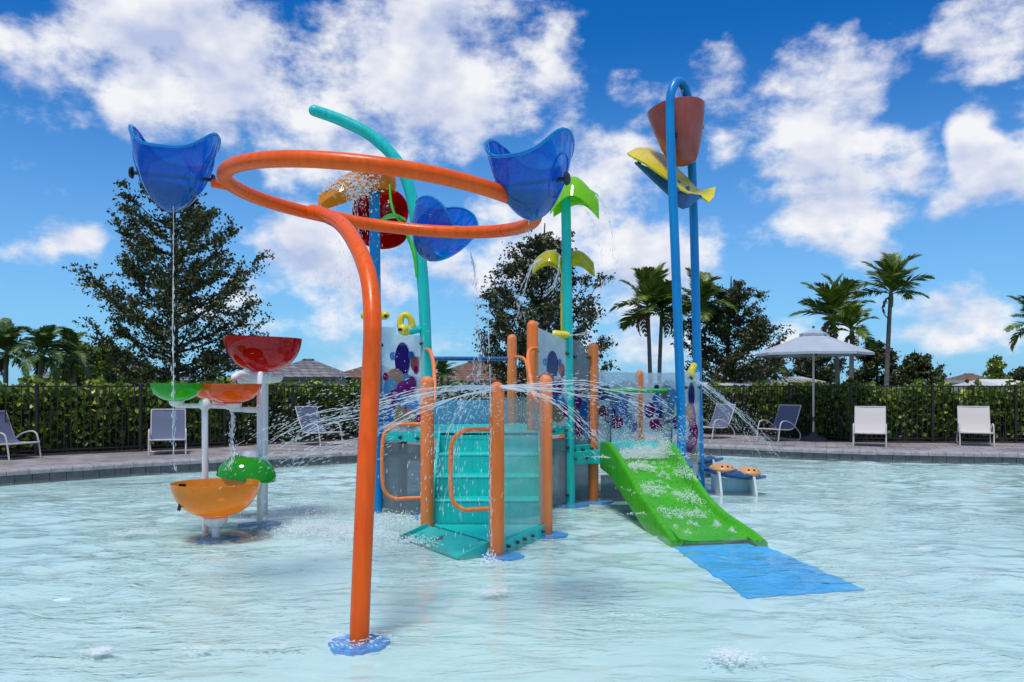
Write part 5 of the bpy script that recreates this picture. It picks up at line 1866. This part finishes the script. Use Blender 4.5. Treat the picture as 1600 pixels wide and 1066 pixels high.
jet('white jet of water flying left from the front orange post', fan([(768, 606, 7.1), (720, 607, 7.15), (660, 618, 7.25), (600, 636, 7.4), (530, 652, 7.6), (470, 673, 7.8), (420, 700, 8.0)]), .010, 1, 8, .026, 3.4, 330)
jet('lower white jet falling left across the near orange pole', fan([(768, 608, 7.1), (715, 618, 7.0), (650, 640, 6.95), (600, 662, 6.9), (545, 684, 6.9), (480, 704, 6.9), (440, 728, 6.9)]), .006, 2, 7, .035, 3.0, 300)
jet('white jet of water flying right past the teal flower pole', fan([(782, 605, 7.1), (830, 605, 7.2), (890, 607, 7.35), (940, 612, 7.5), (1000, 628, 7.7), (1050, 655, 7.9)]), .010, 3, 7, .024, 2.8, 260)
jet('thin jet of water curving down right in front of the orange posts', fan([(782, 606, 7.1), (830, 614, 7.0), (870, 632, 6.95), (905, 662, 6.9), (935, 697, 6.9)]), .007, 4, 4, .012, 1.6, 60)
jet('spray of water falling in front of the teal steps', fan([(772, 606, 7.05), (735, 622, 6.9), (712, 660, 6.85), (700, 720, 6.85), (690, 790, 6.85)]), .004, 5, 5, .05, 2.0, 170)
jet('string of drops running down the front orange post', fan([(762, 470, 7.0), (764, 560, 7.0), (766, 650, 7.0), (766, 740, 7.0), (767, 840, 7.0), (766, 874, 7.0)]), .007, 6, 2, .008, .8, 60, breakup=.5)
jet('thin stream falling from the left blue bucket to the green bowl', [P(271, 322, 5.6), P(271, 420, 5.6), P(270, 520, 5.6), P(271, 600, 5.6), P(271, 700, 5.6)], .0045, 7, 2, .004, 1.0, 40, breakup=.15, k=14)
jet('short stream dripping from the right blue bucket onto the hoop', [P(826, 334, 5.3), P(826, 345, 5.3), P(826, 372, 5.3)], .004, 8, 1, .003, 1, 6)
jet('broken stream falling from the far blue bucket', [P(735, 395, 7.0), P(742, 430, 7.0), P(745, 490, 7.0), P(747, 560, 7.0), P(750, 640, 7.0)], .006, 9, 4, .014, 1.4, 130, breakup=.5)
jet('stream pouring off the lime leaf tip', [P(931, 305, 9.9), P(942, 316, 9.85), P(952, 335, 9.8)], .010, 10, 4, .012, 1.2, 20, breakup=.1)
jet('thin stream of drops falling right of the lime leaf', [P(952, 340, 9.8), P(958, 380, 9.8), P(962, 440, 9.8), P(960, 520, 9.8)], .003, 11, 2, .012, 1.5, 50, breakup=.6)
jet('thin water thread falling from the lime leaf', [P(905, 318, 9.9), P(925, 345, 9.9), P(936, 390, 9.9), P(945, 450, 9.9)], .003, 12, 2, .012, 1.2, 40, breakup=.6)
jet('water running left off the yellow leaf', [P(846, 405, 10.0), P(832, 415, 10.0), P(822, 440, 10.0), P(812, 475, 10.0), P(806, 500, 10.0)], .009, 13, 4, .016, 1.5, 90, breakup=.3)
jet('water running down between the yellow leaves', [P(874, 400, 10.0), P(873, 425, 10.0), P(865, 448, 10.0), P(852, 462, 10.0)], .007, 14, 4, .016, 1.2, 50, breakup=.3)
jet('jet of water shooting right from the yellow spout to the deck', [P(1082, 592, 11.1), P(1105, 605, 11.6), P(1135, 628, 12.4), P(1165, 654, 13.2), P(1195, 688, 14.0), P(1215, 712, 14.6)], .009, 15, 6, .030, 2.2, 240)
jet('second jet of water falling short of the deck chairs', [P(1082, 593, 11.1), P(1095, 604, 11.5), P(1118, 626, 12.0), P(1142, 650, 12.6), P(1165, 680, 13.2), P(1180, 708, 13.8)], .007, 16, 5, .03, 2.2, 200)
jet('water sprinkling from the yellow snail spout beside the teal arch', [P(890, 524, 10.0), P(905, 523, 10.0), P(925, 521, 10.0)], .006, 17, 2, .006, 1.2, 20)
jet('water pouring from the white spout into the orange bowl', [P(369, 592, 8.72), P(366, 605, 8.7), P(365, 622, 8.6)], .012, 18, 3, .006, .6, 8, breakup=.05)
jet('broken stream falling from the small orange bowl', [P(362, 642, 8.4), P(364, 660, 8.4), P(362, 685, 8.4), P(366, 710, 8.35), P(358, 735, 8.2)], .009, 19, 4, .014, 1.0, 110, breakup=.3)
jet('drips falling from the small green bowl', [P(274, 640, 8.2), P(272, 680, 8.2), P(273, 735, 8.2)], .0035, 20, 2, .006, 1, 24, breakup=.5)
jet('water filling the red brown bucket from the curved blue pipe', [P(1066, 140, 11.0), P(1070, 155, 11.1), P(1074, 180, 11.15), P(1075, 200, 11.15)], .016, 21, 3, .01, .8, 14, breakup=.05)
jet('water sheet falling past the petals of the blue pole', [P(548, 290, 9.3), P(556, 320, 9.3), P(562, 380, 9.3), P(560, 460, 9.3)], .004, 22, 6, .07, 1.4, 200, breakup=.6)
jet('splashing water spread over the amber petal', [P(505, 302, 9.3), P(530, 290, 9.3), P(556, 290, 9.35), P(572, 285, 9.4)], .012, 23, 10, .045, 1.2, 420, breakup=.3, drop=(.006, .016), stretch=1.2)


def splash(label, spots, seed, mat='foam', name='splash'):
    rg = random.Random(seed)
    m = MB()
    for (x, y, z, sx, sy, sz, n, ra, rb) in spots:
        ps_, rs = [], []
        for _ in range(n):
            a = rg.gauss(0, 1); b = rg.gauss(0, 1)
            h = abs(rg.gauss(0, 1)) * max(0, 1 - .25 * (a * a + b * b)) if sz > 0 else 0
            ps_.append((x + sx * a, y + sy * b, z + sz * h))
            rs.append(rg.uniform(ra, rb) * (1 if sz > 0 else 1))
        if sz > 0.02:
            drops(m, ps_, rs)
        else:                                              # foam lying on the surface: flat caps
            for p, r in zip(ps_, rs):
                vs = [(p[0] + r * q[0] * 1.5, p[1] + r * q[1] * 1.2, p[2] + r * q[2] * .35) for q in OCT]
                m.add(vs, OCF)
    o = m.build(name, mat, None)
    return tag(o, label, 'splash', kind='stuff')


def W(px, py):
    D = 1859.0 / (py - HY)
    return ((px - 800) * D / F, D)


sp_spots = []
for px, py, sx, sy, sz, n, ra, rb in [
        (500, 832, .26, .16, .07, 1500, .003, .010), (570, 838, .18, .14, .09, 700, .003, .010), (620, 815, .22, .2, .06, 500, .003, .009), (410, 800, .5, .4, .05, 500, .003, .008),
        (655, 850, .15, .12, .04, 300, .003, .008), (765, 880, .05, .05, .05, 120, .003, .008), (1190, 800, .35, .25, .03, 220, .003, .008)]:
    x, y = W(px, py)
    sp_spots.append((x, y, .0, sx, sy, sz, n, ra, rb))
splash('white splash where the jets fall beside the near orange pole', sp_spots, 50)
fo = []
for px, py, sx, sy, n in [(212, 832, .14, .08, 900), (155, 1018, .035, .03, 420), (768, 925, .06, .05, 500), (1145, 1024, .05, .06, 420), (1150, 1030, .09, .06, 160),
                          (1212, 796, .28, .10, 800), (1300, 785, .25, .08, 350), (1440, 856, .12, .05, 420), (1540, 900, .14, .06, 520), (40, 890, .2, .05, 260), (1090, 800, .3, .12, 300),
                          (540, 845, .45, .18, 900), (430, 1010, .10, .03, 150), (640, 910, .25, .1, 160), (318, 1013, .05, .03, 120), (1000, 960, .15, .04, 120)]:
    x, y = W(px, py)
    for c_ in range(5):
        q = random.Random(px * 7 + c_)
        fo.append((x + sx * q.uniform(-1, 1), y + sy * q.uniform(-1, 1), .006, sx * q.uniform(.4, 1.0), sy * q.uniform(.4, 1.0), 0, n // 9, .002, .008))
splash('white foam patches floating on the shallow water', fo, 51, name='foam')
# rings of drops thrown up round the near pole's foot
rg = []
for k in range(46):
    a = k * 2.4
    r = .07 + .13 * ((k * 37) % 46) / 46
    rg.append((base[0] + r * math.cos(a), base[1] + r * math.sin(a) - .02, .012, .012, .010, 0, 7, .002, .006))
splash('bubbles round the foot of the near orange pole', rg, 52, name='foam')
# slide water
sw = []
for k in range(260):
    f = random.Random(k).random()
sl_sp = []
for (x, y, z, sx, sy, sz, n) in [(1.50, 9.72, .60, .20, .08, .07, 2600), (1.42, 9.45, .51, .10, .10, .03, 600), (1.62, 9.85, .62, .26, .12, .10, 700), (1.78, 9.72, .66, .05, .16, .10, 700), (1.88, 9.2, .46, .05, .25, .07, 500), (1.84, 8.7, .26, .06, .22, .05, 320),
                                 (1.25, 10.2, .8, .25, .25, .22, 420), (1.9, 10.3, .75, .2, .2, .16, 380), (1.45, 8.95, .32, .10, .22, .035, 420), (1.62, 8.42, .135, .20, .05, .03, 500), (1.85, 8.35, .12, .15, .04, .035, 350)]:
    sl_sp.append((x, y, z, sx, sy, sz, int(n * 1.7), .002, .0065))
sq = random.Random(77)
for k in range(44):                                       # streaks of white water running down the bed
    y = 7.75 + 1.95 * sq.random() ** .8
    z = float(np.interp(y, SY[::-1], SZ[::-1])) + .022
    xl, xr = float(np.interp(y, SY[::-1], SL[::-1])), float(np.interp(y, SY[::-1], SR[::-1]))
    x = xl + (xr - xl) * (.16 + .7 * sq.random())
    sl_sp.append((x, y, z, .012 + .02 * sq.random(), .035, .021, 90, .0016, .0045))
splash('white water churning at the top of the green slide', sl_sp, 53)
# loose drops in the air over the structure
air = []
for px, py, D, sx, sz_, n in [(600, 560, 7.4, .5, .3, 90), (545, 590, 7.6, .25, .1, 40), (900, 640, 8.0, .8, .2, 260), (990, 650, 9.4, .5, .22, 420), (690, 640, 7.0, .35, .12, 220), (750, 640, 7.0, .2, .3, 120), (1010, 670, 9.7, .4, .15, 380), (560, 655, 7.2, .5, .2, 220), (820, 640, 7.0, .22, .35, 160)]:
    c = P(px, py, D)
    air.append((c[0], c[1], c[2] - sz_ * .5, sx, .3, sz_, n, .002, .0055))
splash('loose water drops in the air round the climbing frame', air, 54, 'jet', 'spray')
